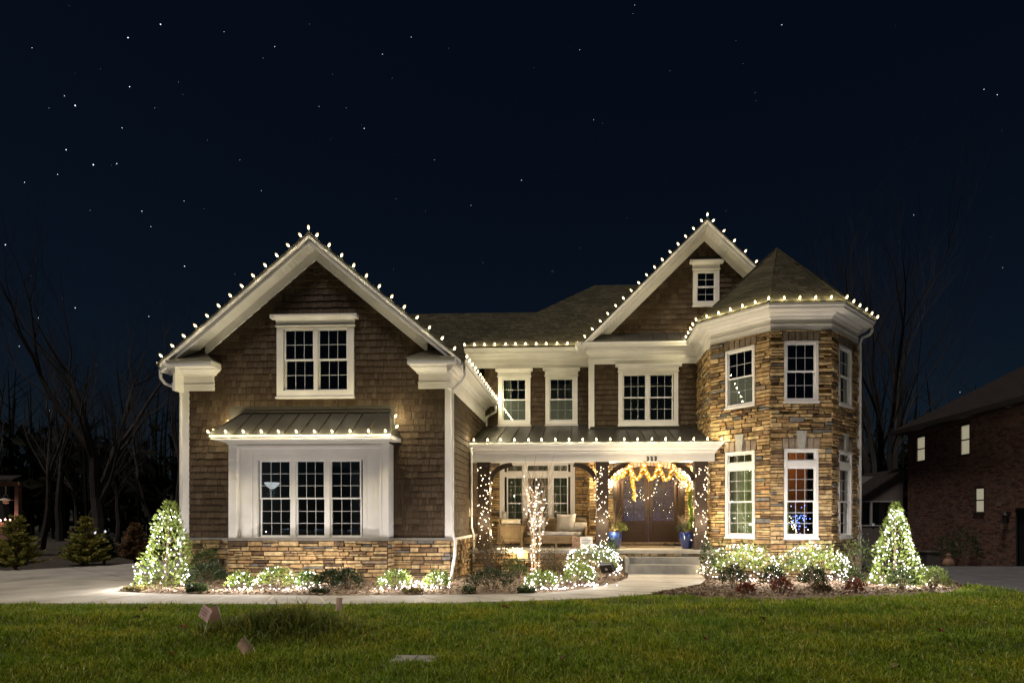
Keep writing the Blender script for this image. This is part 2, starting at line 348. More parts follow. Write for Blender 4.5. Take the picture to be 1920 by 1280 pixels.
BEDR_F = [(1.99, 12.0), (2.7, 12.97), (3.06, 14.08), (3.2, 16.2), (4.9, 14.95), (6.4, 15.0), (7.6, 16.2), (8.8, 14.6)]
obj('mulch_bed', bed('a', BEDL_N, BEDL_F, 110, 34, .05, 1), mulch, kind='structure')
obj('mulch_bed', bed('b', BEDR_N, BEDR_F, 90, 36, .055, 2), mulch, kind='structure')
cb = MB(); rs = random.Random(5)
def chip(x, y, z):
    l, w = rs.uniform(.02, .07), rs.uniform(.006, .018); a = rs.uniform(0, PI); t = rs.uniform(-.5, .5)
    c, s = math.cos(a), math.sin(a); up = (-s*w, c*w)
    p = [(x-c*l/2-up[0], y-s*l/2-up[1], z-t*l/2), (x+c*l/2-up[0], y+s*l/2-up[1], z+t*l/2), (x+c*l/2+up[0], y+s*l/2+up[1], z+t*l/2+.008), (x-c*l/2+up[0], y-s*l/2+up[1], z-t*l/2+.01)]
    cb.add(p, [(0, 1, 2, 3)])
for N_, F_, n in ((BEDL_N, BEDL_F, 9000), (BEDR_N, BEDR_F, 8000)):
    for _ in range(n):
        t = rs.random(); p = lerp(along(N_, t), along(F_, t), rs.random()**1.2*.96+.02); chip(p[0], p[1], .062+rs.uniform(0, .014))
obj('bark_chips', cb, piece_mat('bark_chip', [(0, (.05, .032, .02)), (.5, (.21, .145, .092)), (.85, (.32, .24, .15)), (1, (.42, .34, .22))], .9, 0, 40, .2), kind='stuff')
# ------------------------------------------------------------------ the house
house = thing('brown_house', 'two storey brown shingle and tan stone house with white trim outlined in bulbs', 'house', (-1, 18, 0))
H = house
F_WING = Fr((-9.64, 13.75), FRONT); F_BAY = Fr((-8.30, 13.40), FRONT)
F_WSIDE = Fr((-3.08, 13.75), (0, 1)); F_WLEFT = Fr((-9.64, 24), (0, -1))
F_MAIN = Fr((-3.08, 18.6), FRONT); F_SEC = Fr((.30, 18.0), FRONT); F_JOG = Fr((.30, 18.6), (0, -1))
F_TL = Fr((3.635, 18.0), (0, -1)); F_TD = Fr((3.635, 16.2), (R2, -R2)); F_TF = Fr((4.843, 14.99), FRONT); F_TR = Fr((6.341, 14.99), (R2, R2)); F_RS = Fr((7.549, 16.2), (0, 1))
def pl(P, s):
    for (a, za), (b, zb) in zip(P, P[1:]):
        if a-1e-9 <= s <= b+1e-9: return za+(zb-za)*(s-a)/(b-a) if b > a else za
    return P[-1][1]
def sheet(mb, fr, s0, s1, z0, top, holes, th=.10, mi=0, zmin=None):
    if not isinstance(top, list): top = [(s0, top), (s1, top)]
    br = sorted({s0, s1, *[p[0] for p in top], *[h[0] for h in holes], *[h[1] for h in holes]}); br = [b for b in br if s0 <= b <= s1]
    for a, b in zip(br, br[1:]):
        hs = sorted([(h[2], h[3]) for h in holes if h[0] < (a+b)/2 < h[1]]); z = z0
        for ha, hb in hs+[None] if False else [*hs, (None, None)]:
            if ha is None:
                mb.prism(fr, [(a, z), (b, z), (b, pl(top, b)), (a, pl(top, a))], -th, 0, mi)
            else:
                if ha > z+1e-6: mb.b(fr, a, b, z, ha, -th, 0, mi)
                z = hb
def free(s0, s1, za, zb, holes):
    iv = [(s0, s1)]
    for h in holes:
        if h[3] <= za+1e-4 or h[2] >= zb-1e-4: continue
        iv = [q for a, b in iv for q in ((a, min(b, h[0])), (max(a, h[1]), b)) if q[1]-q[0] > .012]
    return iv
# --- stones and shingles: first collected, then the largest in view become single parts
STONES = []; SHING = []
rs = random.Random(11)
def stones(fr, s0, s1, z0, z1, holes, hr=(.055, .135), wr=(.13, .46), e0=0, e1=0):
    zb = sorted({z0, z1, *[h[2] for h in holes if z0 < h[2] < z1], *[h[3] for h in holes if z0 < h[3] < z1]})
    for za, zc in zip(zb, zb[1:]):
        z = za; rows = []
        while zc-z > hr[1]*1.5: q = rs.uniform(*hr); rows.append((z, z+q)); z += q
        if zc-z > hr[1]*1.02: m = z+(zc-z)*rs.uniform(.42, .58); rows += [(z, m), (m, zc)]
        elif zc-z > .015: rows.append((z, zc))
        for ra, rb in rows:
            for a, b in free(s0, s1, ra, rb, holes):
                s = a
                while s < b-.01:
                    w = rs.uniform(*wr)
                    if b-s-w < wr[0]*.8: w = b-s
                    if w > .62: w /= 2
                    h = rb-ra
                    if h > .10 and rs.random() < .36:
                        m = ra+h*rs.uniform(.35, .65)
                        for q0, q1 in ((ra, m), (m, rb)):
                            if w > .3 and rs.random() < .4: c = s+w*rs.uniform(.35, .65); put_stone(fr, s, c, q0, q1); put_stone(fr, c, s+w, q0, q1)
                            else: put_stone(fr, s, s+w, q0, q1)
                    else: put_stone(fr, s, s+w, ra, rb)
                    s += w
def put_stone(fr, a, b, z0, z1):
    g = .0065; STONES.append((fr, a+g, b-g, z0+g, z1-g, rs.uniform(.03, .085), rs.randrange(8)))
def stone_shape(k):
    q = random.Random(100+k); j = lambda m: q.uniform(-m, m)
    o = [(-.5+abs(j(.03)), 0+abs(j(.09))), (.5-abs(j(.03)), 0+abs(j(.09))), (.5-abs(j(.03)), 1-abs(j(.09))), (-.5+abs(j(.03)), 1-abs(j(.09)))]
    i_ = [(x*.955+j(.008), .5+(z-.5)*.86+j(.02)) for x, z in o]
    mb = MB(); mb.add([(x, 0, z) for x, z in o]+[(x, -.72+j(.08), z) for x, z in o]+[(x, -.95+j(.1), z) for x, z in i_],
        [(0, 1, 5, 4), (1, 2, 6, 5), (2, 3, 7, 6), (3, 0, 4, 7), (4, 5, 9, 8), (5, 6, 10, 9), (6, 7, 11, 10), (7, 4, 8, 11), (8, 9, 10, 11)]); return mb
SS = [stone_shape(k) for k in range(8)]
def shingles(fr, s0, s1, z0, z1, holes, top=None, exp=.158):
    z = z0; odd = 0
    while z < z1-.02:
        zt = min(z+exp, z1)
        lo, hi = s0, s1
        if top:
            # keep under the rake at the row's bottom edge
            while lo < s1 and pl(top, lo) < z+.03: lo += .02
            while hi > s0 and pl(top, hi) < z+.03: hi -= .02
            if hi-lo < .03: break
        for a, b in free(lo, hi, z, zt, holes):
            s = a+rs.uniform(-.08, 0)
            while s < b-.005:
                w = rs.choice((.085, .11, .135, .16, .19)); a1, b1 = max(a, s), min(b, s+w)
                if b1-a1 > .012: SHING.append((fr, a1+.0035, b1-.0035, z+rs.uniform(-.011, .009), zt+.02))
                s += w
        z = zt
us = MB(); us.add([(-.5, 0, 0), (.5, 0, 0), (.5, 0, 1), (-.5, 0, 1), (-.5, -.032, 0), (.5, -.032, 0), (.5, -.004, 1), (-.5, -.004, 1)], [(0, 1, 5, 4), (1, 2, 6, 5), (3, 0, 4, 7), (4, 5, 6, 7), (2, 3, 7, 6)])
def flush_pieces():
    eye = Vector((0, 0, 1.55))
    def size(fr, a, b, z0, z1):
        p = Vector(fr.w((a+b)/2, (z0+z1)/2, 0)); d = p-eye; c = abs((d.x*fr.n[0]+d.y*fr.n[1])/d.length); return (b-a)*c*(z1-z0)/d.length_squared
    for L, shapes, mat, one, many in ((STONES, SS, MT['stone'], 'stone', 'ledge_stonework'), (SHING, [us], MT['shingle'], 'shingle', 'shingle_siding')):
        L.sort(key=lambda q: -size(*q[:5]))
        meshes = [s.mesh(one, mat) for s in shapes]; rest = MB()
        for i, q in enumerate(L):
            fr, a, b, z0, z1 = q[:5]; d = q[5] if len(q) > 5 else 1.0; k = q[6] if len(q) > 6 else 0
            if i < 300:
                O = fr.w((a+b)/2, z0, 0)
                inst(one, meshes[k], H, Matrix.Translation(O) @ Matrix.Rotation(fr.a, 4, 'Z') @ Matrix.Diagonal((b-a, d, z1-z0, 1)))
            else:
                rest.add([fr.w((a+b)/2+x*(b-a), z0+z*(z1-z0), -y*d) for x, y, z in shapes[k].v], shapes[k].f)
        obj(many, rest, mat, H, kind='stuff')
# --- windows
def grid_unit(win, fr, s0, s1, z0, z1, cols, rows, n, sash=.035, screen=False, rail=None, name='sash', glass='glass'):
    mb = MB(); mb.ring(fr, s0, s1, z0, z1, sash, n-.03, n)
    so = obj(name, mb, MT['vinyl'], win)
    a, b, c, d = s0+sash, s1-sash, z0+sash, z1-sash
    mb = MB(); g = .0062
    for i in range(1, cols): x = a+(b-a)*i/cols; mb.b(fr, x-g, x+g, c, d, n-.022, n-.014)
    for j in range(1, rows): y = c+(d-c)*j/rows; mb.b(fr, a, b, y-g, y+g, n-.0225, n-.0135)
    if mb.v: obj('grille', mb, MT['grille'], win)
    mb = MB(); mb.b(fr, a-.004, b+.004, c-.004, d+.004, n-.026, n-.0235); obj('pane', mb, MT[glass], win)
    if screen:
        mb = MB(); mb.add([fr.w(a, c, n-.006), fr.w(b, c, n-.006), fr.w(b, d, n-.006), fr.w(a, d, n-.006)], [(0, 1, 2, 3)]); obj('insect_screen', mb, MT['screen'], win)
def window(fr, s0, s1, z0, z1, cas=.10, units=None, cols=3, rows=2, transom=None, mull=.06, cap=None, screen=True, sill=True, proud=.055, bot=None, top=None, depth=0, rail=.5):
    """s0..z1: outside of the casing; transom: (zbottom, ztop) of its glass opening"""
    bot = cas if bot is None else bot; top = cas if top is None else top
    win = thing('window', None, None, fr.w((s0+s1)/2, z0, 0)); win.parent = H; win.matrix_parent_inverse = ORIG[H.name]
    ORIG[win.name] = Matrix.Translation(-Vector(fr.w((s0+s1)/2, z0, 0)))
    mb = MB(); mb.ring(fr, s0, s1, z0, z1, cas, -.05-depth, proud-depth, 0, bot, top)
    a, b, c, d = s0+cas, s1-cas, z0+bot, z1-top
    if transom: mb.b(fr, a, b, transom[0]-.16, transom[0]-.0, -.05-depth, proud-.006-depth); dm = transom[0]-.16
    else: dm = d
    us_ = units or [(a, b)]
    for (p, q), (r, t) in zip(us_, us_[1:]): mb.b(fr, q, r, c, d, -.05-depth, proud-.009-depth)
    obj('casing', mb, MT['trim'], win)
    for p, q in us_:
        m = c+(dm-c)*rail; n = .015-depth
        grid_unit(win, fr, p, q, m-.015, dm, cols, rows, n, name='upper_sash')
        grid_unit(win, fr, p, q, c, m+.02, cols, rows, n-.034, name='lower_sash', screen=False)
        if screen: 
            mb = MB(); mb.add([fr.w(p+.03, c+.03, n-.004), fr.w(q-.03, c+.03, n-.004), fr.w(q-.03, m-.015, n-.004), fr.w(p+.03, m-.015, n-.004)], [(0, 1, 2, 3)]); obj('insect_screen', mb, MT['screen'], win)
        if transom: grid_unit(win, fr, p, q, transom[0], d, cols, 1, n, name='transom_sash')
    if sill: mb = MB(); mb.b(fr, s0-.02, s1+.02, z0-.045, z0-.002, -.02, proud+.03); obj('sill', mb, MT['trim'], win)
    if cap:
        x0, x1, zt = cap; zb = z1; hgt = zt-zb; mb = MB()
        mb.b(fr, s0-.01, s1+.01, zb+.001, zb+hgt*.55, -.02, proud+.012)
        mb.b(fr, s0-.03, s1+.03, zb+hgt*.02, zb+hgt*.10, -.02, proud+.03)
        P = [(0, zb+hgt*.55), (proud+.02, zb+hgt*.55), (proud+.045, zb+hgt*.64), (proud+.10, zb+hgt*.80), (proud+.115, zb+hgt*.84), (proud+.115, zt), (0, zt)]
        o = (fr.w(s0-.0, 0, 0)[:2]); p0 = fr.w(s0-.02, 0, -.02)[:2]; p1 = fr.w(s0-.02, 0, 0)[:2]; p2 = fr.w(s1+.02, 0, 0)[:2]; p3 = fr.w(s1+.02, 0, -.02)[:2]
        mb.sweep([p1, p2], P); 
        k = (x1-x0-(s1-s0+.04))/2
        for q0, q1 in ((s0-.02-k, s0-.02), (s1+.02, s1+.02+k)): mb.b(fr, q0, q1, zb+hgt*.66, zt-.001, 0, proud+.113)
        obj('head_cap', mb, MT['trim'], win)
    return win
HW = {k: [] for k in ('wing', 'bay', 'main', 'sec', 'td', 'tf', 'tr', 'gable', 'porch')}
def W_(key, fr, s0, s1, z0, z1, **k):
    cap = k.get('cap'); HW[key].append((s0, s1, z0-.045, (cap[2] if cap else z1))); window(fr, s0, s1, z0, z1, **k)
# wing upper window
W_('wing', F_WING, 2.33, 4.22, 4.43, 6.12, cas=.155, top=.05, units=[(2.50, 3.24), (3.33, 4.06)], cap=(2.22, 4.33, 6.38), screen=False)
# bay triple window, set back inside its surround
W_('bay', F_BAY, .52, 3.27, 1.00, 3.01, cas=.10, units=[(.66, 1.42), (1.54, 2.25), (2.37, 3.12)], cols=3, rows=3, bot=.07, top=.12, depth=.16, screen=False, sill=False, proud=.05, rail=.5)
# main wall upper windows
W_('main', F_MAIN, .45, 1.49, 4.49, 6.03, cas=.135, top=.06, cols=3, cap=(.36, 1.55, 6.29))
W_('main', F_MAIN, 1.97, 3.00, 4.49, 6.03, cas=.135, top=.06, cols=3, cap=(1.90, 3.08, 6.29))
W_('sec', F_SEC, .88, 2.71, 4.37, 6.00, cas=.13, top=.07, units=[(1.02, 1.74), (1.83, 2.56)], cap=(.79, 2.81, 6.22), screen=False)
F_GAB = Fr((0, 18.0), FRONT)
W_('gable', F_GAB, 3.46, 4.26, 8.02, 9.11, cas=.12, top=.06, cols=2, cap=(3.35, 4.36, 9.37), screen=False)
# tower windows
for key, fr, c in (('td', F_TD, .877), ('tf', F_TF, .755), ('tr', F_TR, .84)):
    W_(key, fr, c-.425, c+.425, 4.46, 6.00, cas=.062, cols=3, screen=(key == 'td'))
    W_(key, fr, c-.425, c+.425, 1.01, 3.27, cas=.062, cols=3, rows=3, transom=(2.96, 3.2), screen=False)
# porch triple window with transoms
W_('porch', F_MAIN, .50, 2.92, .98, 3.30, cas=.15, top=.08, units=[(.73, 1.25), (1.37, 2.08), (2.20, 2.70)], cols=2, rows=3, transom=(2.98, 3.2), screen=False, sill=False)
# --- wall shells (dark, behind the cladding)
w = MB()
slope_w = .828; WTOP = [(0, 5.2), (3.28, 5.2+3.28*slope_w), (6.56, 5.2)]
inset = lambda hs: [(a+.04, b-.04, c+.08, d-.03 if d-c < 5 else d) for a, b, c, d in hs]
glz = lambda key: [(h[0]+.05, h[1]-.05, h[2]+.06, h[3]-.04) for h in HW[key]]
sheet(w, F_WING, 0, 6.56, 1.02, WTOP, glz('wing')+[(1.85, 4.62, 1.02, 3.1)])
w.b(F_WING, 0, 6.56, 0, 1.02, -.1, 0)
sheet(w, F_WSIDE, .0, 4.85, 0, 5.2, []); sheet(w, F_WLEFT, 0, 10.15, 0, 5.2, [])
obj('wing_wall', w, MT['wall'], H)
w = MB(); sheet(w, F_MAIN, 0, 3.38, 0, 6.8, glz('main')+glz('porch')); sheet(w, F_JOG, .0, .6, 0, 6.8, []); obj('main_wall', w, MT['wall'], H)
DOOR = (.84, 2.79, .72, 3.10)
w = MB(); sheet(w, F_SEC, 0, 3.335, 0, 6.8, glz('sec')+[DOOR]); obj('section_wall', w, MT['wall'], H)
GTOP = [(.1, 6.8), (3.81, 10.42), (7.52, 6.8)]
w = MB(); sheet(w, F_GAB, .1, 7.52, 6.8, GTOP, glz('gable')); obj('gable_wall', w, MT['wall'], H)
w = MB(); sheet(w, F_TL, 0, 1.8, 0, 6.8, []); sheet(w, F_TD, 0, 1.708, 0, 6.8, glz('td')); sheet(w, F_TF, 0, 1.498, 0, 6.8, glz('tf')); sheet(w, F_TR, 0, 1.708, 0, 6.8, glz('tr')); sheet(w, F_RS, 0, 8, 0, 6.8, [])
obj('tower_wall', w, MT['mortar'], H)
w = MB(); w.wb(-9.6, 7.5, 23.9, 24, 0, 7); w.wb(-9.5, -3.2, 13.9, 23.9, 3.5, 3.6); w.wb(-3.0, 7.4, 18.75, 23.9, 3.5, 3.6); w.wb(3.75, 7.4, 16.4, 18.75, 3.5, 3.6); w.wb(4.9, 6.3, 15.1, 16.4, 3.5, 3.6)
w.wb(-9.5, -3.2, 13.9, 23.9, .60, .66); w.wb(-3.0, 7.4, 18.75, 23.9, .60, .66); w.wb(3.75, 7.4, 16.4, 18.75, .60, .66); w.wb(4.9, 6.3, 15.1, 16.4, .6, .66)
w.wb(-3.05, -2.97, 18.75, 23.9, .66, 6.8); w.wb(3.45, 3.53, 18.75, 23.9, .66, 6.8)
obj('interior_shell', w, MT['inner'], H)
# --- cladding
shingles(F_WING, .14, 6.42, 1.06, 8.2, HW['wing']+[(1.12, 5.20, 0, 4.08)], [(0, 5.15), (3.28, 7.93), (6.56, 5.15)])
shingles(F_WSIDE, .12, 4.83, 1.06, 4.60, [])
shingles(F_MAIN, 0, 3.36, 4.30, 6.36, HW['main']); shingles(F_JOG, 0, .6, 4.2, 6.3, [])
shingles(F_SEC, .14, 3.33, 4.22, 6.28, HW['sec'])
shingles(F_GAB, .2, 7.4, 7.15, 10.3, HW['gable'], [(.1, 6.62), (3.81, 10.24), (7.52, 6.62)])
def lint(fr, c, z0, z1, key=False):
    n = 6; a, b = c-.47, c+.47
    for i in range(n):
        s0 = a+(b-a)*i/n; s1 = a+(b-a)*(i+1)/n; LIN.append((fr, s0+.006, s1-.006, z0+.006, z1-.006))
LIN = []
def tower_face(fr, L, key, c):
    hs = [(h[0]-.004, h[1]+.004, h[2]-.0, h[3]+.0) for h in HW[key]]+[(c-.47, c+.47, 6.0, 6.24), (c-.47, c+.47, 3.27, 3.55)]
    stones(fr, -.02, L+.02, .03, 6.27, hs); lint(fr, c, 6.0, 6.24); lint(fr, c, 3.27, 3.55)
    mb = MB(); mb.prism(fr, [(c-.075, 3.275), (c+.075, 3.275), (c+.125, 3.72), (c-.125, 3.72)], .0, .085); obj('keystone', mb, MT['keystone'], H)
tower_face(F_TD, 1.708, 'td', .877); tower_face(F_TF, 1.498, 'tf', .755); tower_face(F_TR, 1.708, 'tr', .84)
stones(F_TL, 0, 1.8, .5, 6.27, [])
me = MB(); me.add([(-.5, 0, 0), (.5, 0, 0), (.5, 0, 1), (-.5, 0, 1), (-.46, -.05, .02), (.46, -.05, .02), (.46, -.05, .98), (-.46, -.05, .98)], MB.BF); lm = me.mesh('lintel_stone', MT['lintel'])
for fr, a, b, z0, z1 in LIN: inst('lintel_stone', lm, H, Matrix.Translation(fr.w((a+b)/2, z0, 0)) @ Matrix.Rotation(fr.a, 4, 'Z') @ Matrix.Diagonal((b-a, 1, z1-z0, 1)))
# wing stone base: two flanks and the bay's own base, and the side
F_B1 = Fr((-8.32, 13.40), FRONT)
bb = MB(); bb.wb(-8.30, -4.52, 13.42, 13.74, 0, .98); bb.wb(-9.62, -3.1, 13.76, 13.8, 0, .98); obj('base_wall', bb, MT['mortar'], H)
stones(F_WING, 0, 1.33, .0, .985, [], (.06, .145), (.16, .5)); stones(F_WING, 5.13, 6.56, .0, .985, [], (.06, .13), (.16, .5)); stones(F_B1, 0, 3.82, 0, .985, [], (.06, .145), (.16, .52))
stones(Fr((-4.50, 13.40), (0, 1)), 0, .33, 0, .985, []); stones(Fr((-8.32, 13.73), (0, -1)), 0, .33, 0, .985, [])
stones(F_WSIDE, 0, 3.0, .0, .985, [], (.07, .16), (.12, .36))
# porch back wall stone
stones(F_MAIN, .0, 3.37, .66, 3.36, [(h[0], h[1], h[2], 3.5) for h in HW['porch']], (.07, .14), (.18, .5))
stones(F_SEC, -.02, 3.33, .66, 3.42, [(DOOR[0]-.12, DOOR[1]+.12, 0, 3.42)], (.07, .13), (.14, .4)); stones(F_JOG, 0, .6, .66, 3.4, [])
# porch skirt
F_SK = Fr((-2.98, 15.98), FRONT); stones(F_SK, 0, 4.25, .02, .54, [], (.09, .16), (.25, .5)); stones(F_SK, 4.25, 6.22, .47, .54, [], (.06, .07), (.18, .24)); stones(F_SK, 6.22, 6.62, .02, .54, [], (.12, .17), (.2, .4))
flush_pieces()
# ------------------------------------------------------------------ trim, cornices, roofs
def cornice(path, h0, zt, gut=True, caps=True):
    mb = MB(); mb.sweep(path, [(-.02, h0), (.045, h0), (.045, h0+.15), (.062, h0+.152), (.062, h0+.172), (.03, h0+.175), (.03, zt-.27), (.075, zt-.25), (.095, zt-.20), (.16, zt-.16), (.17, zt-.132), (-.02, zt-.131)]); obj('frieze', mb, MT['trim'], H)
    mb = MB(); mb.sweep(path, [(-.02, zt-.13), (.335, zt-.13), (.335, zt-.02), (-.02, zt-.02)]); obj('soffit', mb, MT['soffit'], H)
    if gut:
        mb = MB(); mb.sweep(path, [(.337, zt-.125), (.385, zt-.125), (.405, zt-.07), (.43, zt-.05), (.44, zt), (.425, zt), (.415, zt-.04), (.337, zt-.04)]); obj('gutter', mb, MT['gutter'], H)
ZW, ZS = 5.22, 6.82
cornice([(-3.08, 13.40), (-3.08, 18.6)], 4.55, ZW)
cornice([(-9.64, 20), (-9.64, 13.40)], 4.55, ZW)
cornice([(.30, 18.35), (.30, 18.0), (3.635, 18.0), (3.635, 16.2), (4.843, 14.99), (6.341, 14.99), (7.549, 16.2), (7.549, 22)], 6.25, ZS)
cornice([(-3.66, 18.6), (-.15, 18.6), (.36, 18.6)], 6.32, 6.88)
# main frieze return on its left end
# corner boards
mb = MB(); mb.wb(-9.665, -9.50, 13.72, 13.80, 1.02, 4.60); obj('corner_board', mb, MT['trim'], H)
mb = MB(); mb.wb(-3.22, -3.055, 13.715, 13.76, 1.02, 4.60); mb.wb(-3.10, -3.05, 13.762, 13.86, 1.02, 4.55); obj('corner_board', mb, MT['trim'], H)
mb = MB(); mb.wb(.275, .44, 17.955, 18.0, 4.24, 6.249); mb.wb(.262, .30, 17.956, 18.12, 4.24, 6.249); obj('corner_board', mb, MT['trim'], H)
mb = MB(); mb.wb(7.50, 7.60, 16.17, 16.28, 0.2, 6.249); obj('corner_board', mb, MT['trim'], H)
# stone cap / water table on the wing
mb = MB(); mb.wb(-8.40, -4.42, 13.30, 13.66, .985, 1.045); mb.wb(-9.72, -8.401, 13.64, 13.74, .985, 1.045); mb.wb(-4.419, -3.00, 13.64, 13.74, .985, 1.045); obj('water_table', mb, MT['cap'], H)
mb = MB(); mb.wb(-3.07, -2.98, 13.741, 16.75, .985, 1.045); obj('water_table', mb, MT['trim'], H)
# wing gable: rake boards, soffit, frieze boards
ax, az, sl = -6.36, 8.17, .828
def rake(fr_y, x_tip, z_tip, apx, apz, wall_y, vt, fz, fvt, endx, sgn, zcut=None):
    fr = Fr((0, fr_y), FRONT); s = (apz-z_tip)/abs(apx-x_tip); T = lambda x: apz-s*abs(x-apx)
    mb = MB(); a, b = apx, x_tip
    mb.prism(fr, [(a, apz), (a, apz-vt), (b, z_tip-vt), (b, z_tip)], -.025, 0); mb.prism(fr, [(a, apz), (a, apz-vt*.42), (b, z_tip-vt*.42), (b, z_tip)], .001, .03)
    obj('rake_board', mb, MT['trim'], H)
    dpt = wall_y-fr_y; mb = MB()
    n = 40
    for i in range(n):   # beaded soffit boards
        t0, t1 = i/n+.0008, (i+1)/n-.0008; xa, xb = apx+(x_tip-apx)*t0, apx+(x_tip-apx)*t1
        mb.prism(fr, [(xa, T(xa)-vt+.012), (xa, T(xa)-vt), (xb, T(xb)-vt), (xb, T(xb)-vt+.012)], -dpt, -.026)
    obj('rake_soffit', mb, MT['soffit'], H)
    fw = Fr((0, wall_y), FRONT); za = apz-vt-.005; mb = MB(); ze = T(endx)-vt-.005
    mb.prism(fw, [(apx, za), (apx, za-fvt), (endx, ze-fvt), (endx, ze)], -.01, .05); obj('rake_frieze', mb, MT['trim'], H)
    return T
for sg in (-1, 1):
    rake(13.38, ax+sg*3.60, az-3.60*sl, ax, az, 13.75, .21, 0, .235, ax+sg*2.72, sg)
def thick_roof(mb, quad, t, mi=0):
    """roof plane: top corners given, thickness straight down"""
    k = len(quad); vs = list(quad)+[(x, y, z-t) for x, y, z in quad]
    mb.add(vs, [tuple(range(k)), tuple(range(2*k-1, k-1, -1))]+[(i, k+i, k+(i+1) % k, (i+1) % k) for i in range(k)], mi)
mb = MB()
for sg in (-1, 1):
    xe = ax+sg*3.68; zt = az+.045; thick_roof(mb, [(ax, 13.345, zt), (xe, 13.345, zt-3.68*sl), (xe, 18.55, zt-3.68*sl), (xe, 22, zt-3.68*sl), (ax, 24, zt)], .045)
obj('wing_roof', mb, MT['asph'], H)
# eave returns
for sg in (-1, 1):
    X = lambda d: ax+sg*d
    def xb(mb, d0, d1, *r): a, b = sorted((X(d0), X(d1))); mb.wb(a, b, *r)
    er = thing('eave_return', None, None, (X(3), 13.7, 4.6)); er.parent = H; er.matrix_parent_inverse = ORIG[H.name]
    mb = MB(); xb(mb, 2.50, 3.282, 13.70, 13.75, 4.60, 4.74); xb(mb, 2.49, 3.30, 13.69, 13.75, 4.741, 4.762); xb(mb, 2.51, 3.281, 13.705, 13.751, 4.763, 4.96); obj('frieze_block', mb, MT['trim'], er)
    mb = MB(); lo = sorted((X(2.51), X(3.30)))
    mb.sweep([(lo[0], 13.752), (lo[0], 13.705), (lo[1], 13.705), (lo[1], 13.752)], [(-.01, 4.962), (.04, 4.962), (.05, 4.99), (.075, 5.01), (.13, 5.06), (.145, 5.075), (.145, 5.10), (-.01, 5.10)]); obj('crown', mb, MT['trim'], er)
    mb = MB(); xb(mb, 2.36, 3.45, 13.36, 13.752, 5.102, 5.118); xb(mb, 2.36, 3.50, 13.34, 13.36, 5.10, 5.235); xb(mb, 2.34, 2.36, 13.342, 13.752, 5.101, 5.236); obj('return_fascia', mb, MT['trim'], er)
    mb = MB(); a, b, c = X(2.30), X(3.46), X(3.0)
    mb.add([(a, 13.31, 5.24), (b, 13.31, 5.24), (X(2.78), 13.75, 5.56), (X(3.30), 13.75, 5.56), (a, 13.76, 5.24), (b, 13.76, 5.24)], [(0, 1, 3, 2), (0, 2, 4), (1, 5, 3), (0, 4, 5, 1)]); obj('return_roof', mb, MT['metalroof'], er)
# bay: surround, head, awning roof
bs = MB()
for a, b in ((-8.30, -8.105), (-4.665, -4.47)): bs.wb(a, b, 13.375, 13.75, 1.046, 3.26)
bs.wb(-8.104, -4.666, 13.38, 13.60, 3.16, 3.26); bs.wb(-8.13, -8.095, 13.36, 13.40, 1.05, 3.22); bs.wb(-4.675, -4.64, 13.36, 13.40, 1.05, 3.22); bs.wb(-8.094, -4.676, 13.361, 13.40, 3.185, 3.22)
for a, b in ((-8.104, -7.79), (-5.02, -4.666)): bs.wb(a, b, 13.49, 13.56, 1.046, 3.159)
bs.wb(-7.789, -5.021, 13.50, 13.56, 3.012, 3.158)
obj('bay_surround', bs, MT['trim'], H)
aw = thing('bay_awning', None, None, (-6.4, 13.3, 3.3)); aw.parent = H; aw.matrix_parent_inverse = ORIG[H.name]; ORIG[aw.name] = Matrix.Translation((6.4, -13.3, -3.3))
A0 = [(-8.48, 12.93, 3.43), (-4.26, 12.93, 3.43), (-4.58, 13.76, 4.06), (-8.16, 13.76, 4.06)]
mb = MB(); thick_roof(mb, A0, .02); mb.add([A0[0], A0[3], (-8.48, 13.76, 3.43)], [(0, 1, 2)]); mb.add([A0[1], (-4.26, 13.76, 3.43), A0[2]], [(0, 1, 2)]); obj('roof_panel', mb, MT['metalroof'], aw)
sm = MB()
sm.add([(-.011, 0, 0), (.011, 0, 0), (.011, 1, 0), (-.011, 1, 0), (-.007, 0, .03), (.007, 0, .03), (.007, 1, .03), (-.007, 1, .03)], MB.BF); seam = sm.mesh('seam', MT['metalroof'])
def put_seam(p, q, parent):
    p, q = Vector(p), Vector(q); d = q-p; y = d.normalized(); z = Vector((0, 0, 1)); z = (z-y*y.dot(z)).normalized(); x = y.cross(z)
    m = Matrix(((x.x, y.x*d.length, z.x, p.x), (x.y, y.y*d.length, z.y, p.y), (x.z, y.z*d.length, z.z, p.z), (0, 0, 0, 1))); inst('seam', seam, parent, m)
for i in range(11):
    x = -8.30+i*(-4.42+8.30)/10; put_seam((x, 12.93, 3.431), (max(-8.15, min(-4.59, x)), 13.75, 4.055), aw) if -8.2 < x < -4.55 else None
put_seam(A0[0], A0[3], aw); put_seam(A0[1], A0[2], aw)
mb = MB(); mb.wb(-8.46, -4.28, 12.95, 12.975, 3.32, 3.425); mb.wb(-8.47, -4.27, 12.93, 12.949, 3.37, 3.428); mb.wb(-8.46, -8.435, 12.976, 13.74, 3.32, 3.424); mb.wb(-4.305, -4.28, 12.976, 13.74, 3.32, 3.424); obj('awning_fascia', mb, MT['trim'], aw)
mb = MB(); mb.wb(-8.434, -4.306, 12.976, 13.745, 3.321, 3.335); mb.wb(-8.32, -4.45, 13.33, 13.374, 3.262, 3.32); mb.wb(-8.36, -4.41, 13.28, 13.329, 3.29, 3.32); obj('awning_soffit', mb, MT['soffit'], aw)
mb = MB(); mb.wb(-8.2, -4.54, 13.70, 13.78, 4.06, 4.10); obj('flashing', mb, MT['metalroof'], aw)
